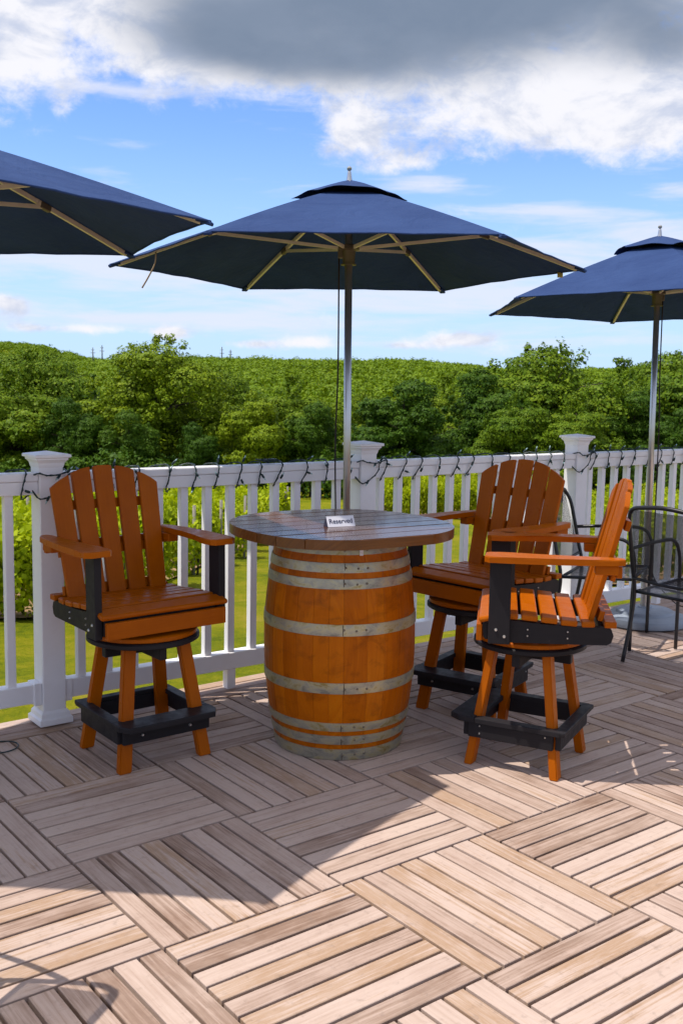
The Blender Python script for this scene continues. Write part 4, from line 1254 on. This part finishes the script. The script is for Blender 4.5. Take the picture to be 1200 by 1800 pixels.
# ------------------------------------------------------------------ black metal chairs
def metal_chair(loc, rot, label, kind=0):
    root = empty('metal_chair', (loc[0], loc[1], 0), (0, 0, rot))
    tag(root, label, 'chair', 'black metal mesh armchairs')
    W, r = .255, .0105
    zs, za_ = .41, .655
    for s in (1, -1):
        # front leg rises into the arm and back to the upright
        pts = [(s * W, .215, .006), (s * W * 1.0, .215, .30), (s * (W + .005), .222, .50), (s * (W + .012), .205, .605), (s * (W + .016), .150, za_ - .002), (s * (W + .016), .02, za_), (s * (W + .014), -.12, za_ - .008), (s * (W + .004), -.235, za_ - .018), (s * (W - .006), -.262, za_ - .02)]
        tube_obj('arm', catmull(pts, 5), r, BLACKM, root, 8)
        pts = [(s * (W - .035), -.315, .855), (s * (W - .012), -.285, .78), (s * W * .98, -.235, .55), (s * W * .98, -.205, .40), (s * W * .99, -.225, .22), (s * W * 1.0, -.275, .006)]
        tube_obj('rear_leg', catmull(pts, 5), r * 1.08, BLACKM, root, 8)
    # seat frame ring
    ring = [(-W + .01, .205, zs + .012), (W - .01, .205, zs + .012), (W - .012, -.20, zs - .012), (-W + .012, -.20, zs - .012), (-W + .01, .205, zs + .012)]
    bm = bmesh.new()
    for q0, q1 in zip(ring, ring[1:]): tube(bm, [q0, q1], r * .9, 8)
    link('seat_frame', bm_mesh('seat_frame', bm, 0, True), BLACKM, root)
    # back top rail
    tube_obj('back_rail', catmull([(-(W - .035), -.315, .850), (-(W - .06), -.320, .872), (-(W-.12), -.326, .884), (0, -.335, .895), (W - .12, -.326, .884), (W - .06, -.320, .872), (W - .035, -.315, .850)], 6), r * 1.15, BLACKM, root, 8)
    tube_obj('back_rail', catmull([(-W * .97, -.222, .475), (0, -.235, .465), (W * .97, -.222, .475)], 5), r * .85, BLACKM, root, 8)
    def sheet(name, P00, P10, P11, P01, sag, nrm):
        bm = bmesh.new(); n = 10; uvp = {}
        P00, P10, P11, P01 = map(Vector, (P00, P10, P11, P01)); nr = Vector(nrm)
        L1, L2 = (P10 - P00).length, (P01 - P00).length
        for off in (0, -.002):
            g = []
            for i in range(n + 1):
                row = []
                for j in range(n + 1):
                    u, v = i / n, j / n
                    p = P00.lerp(P10, u).lerp(P01.lerp(P11, u), v) + nr * (off - sag * 4 * u * (1 - u) * (.4 + .6 * 4 * v * (1 - v)))
                    vv_ = bm.verts.new(p); uvp[vv_] = (u * L1, v * L2); row.append(vv_)
                g.append(row)
            for i in range(n):
                for j in range(n): bm.faces.new((g[i][j], g[i + 1][j], g[i + 1][j + 1], g[i][j + 1]))
        bm.verts.index_update(); idx = {v.index: uvp[v] for v in bm.verts}
        me = bpy.data.meshes.new(name); bm.to_mesh(me); bm.free()
        uvl = me.uv_layers.new(name='UVMap')
        for l in me.loops: uvl.data[l.index].uv = idx[l.vertex_index]
        return link(name, me, SCREEN, root)
    sheet('seat', (-W + .01, .205, zs + .014), (W - .01, .205, zs + .014), (W - .012, -.20, zs - .01), (-W + .012, -.20, zs - .01), .016, (0, 0, 1))
    sheet('backrest', (-W * .97, -.226, .478), (W * .97, -.226, .478), (W - .05, -.322, .868), (-(W - .05), -.322, .868), .02, (0, 1, .2))
    for y in (-.02,):
        tube_obj('stretcher', [(-W + .012, y, zs - .01), (0, y, zs - .018), (W - .012, y, zs - .01)], r * .7, BLACKM, root, 6)
    return root
metal_chair((3.77, .31), R_(-64.5) - hp2, 'black metal mesh armchair beside the railing, behind the nearest high chair')
metal_chair((3.68, -.375), R_(0) - hp2, 'black metal mesh armchair cut by the right edge of the view')
metal_chair((-.86, -.98), R_(118) - hp2, 'black metal mesh armchair just outside the left of the view, its shadow on the deck')
# thin loop of cable on the deck at the left edge
lp = [(.165 + .075 * math.cos(a), .545 + .07 * math.sin(a), .004) for a in [2 * math.pi * k / 24 for k in range(25)]]
cl_o = tube_obj('cable_loop', lp, .0028, WIRE, None, 6); tag(cl_o, 'thin dark loop of cable lying on the deck at the left edge', 'cable')
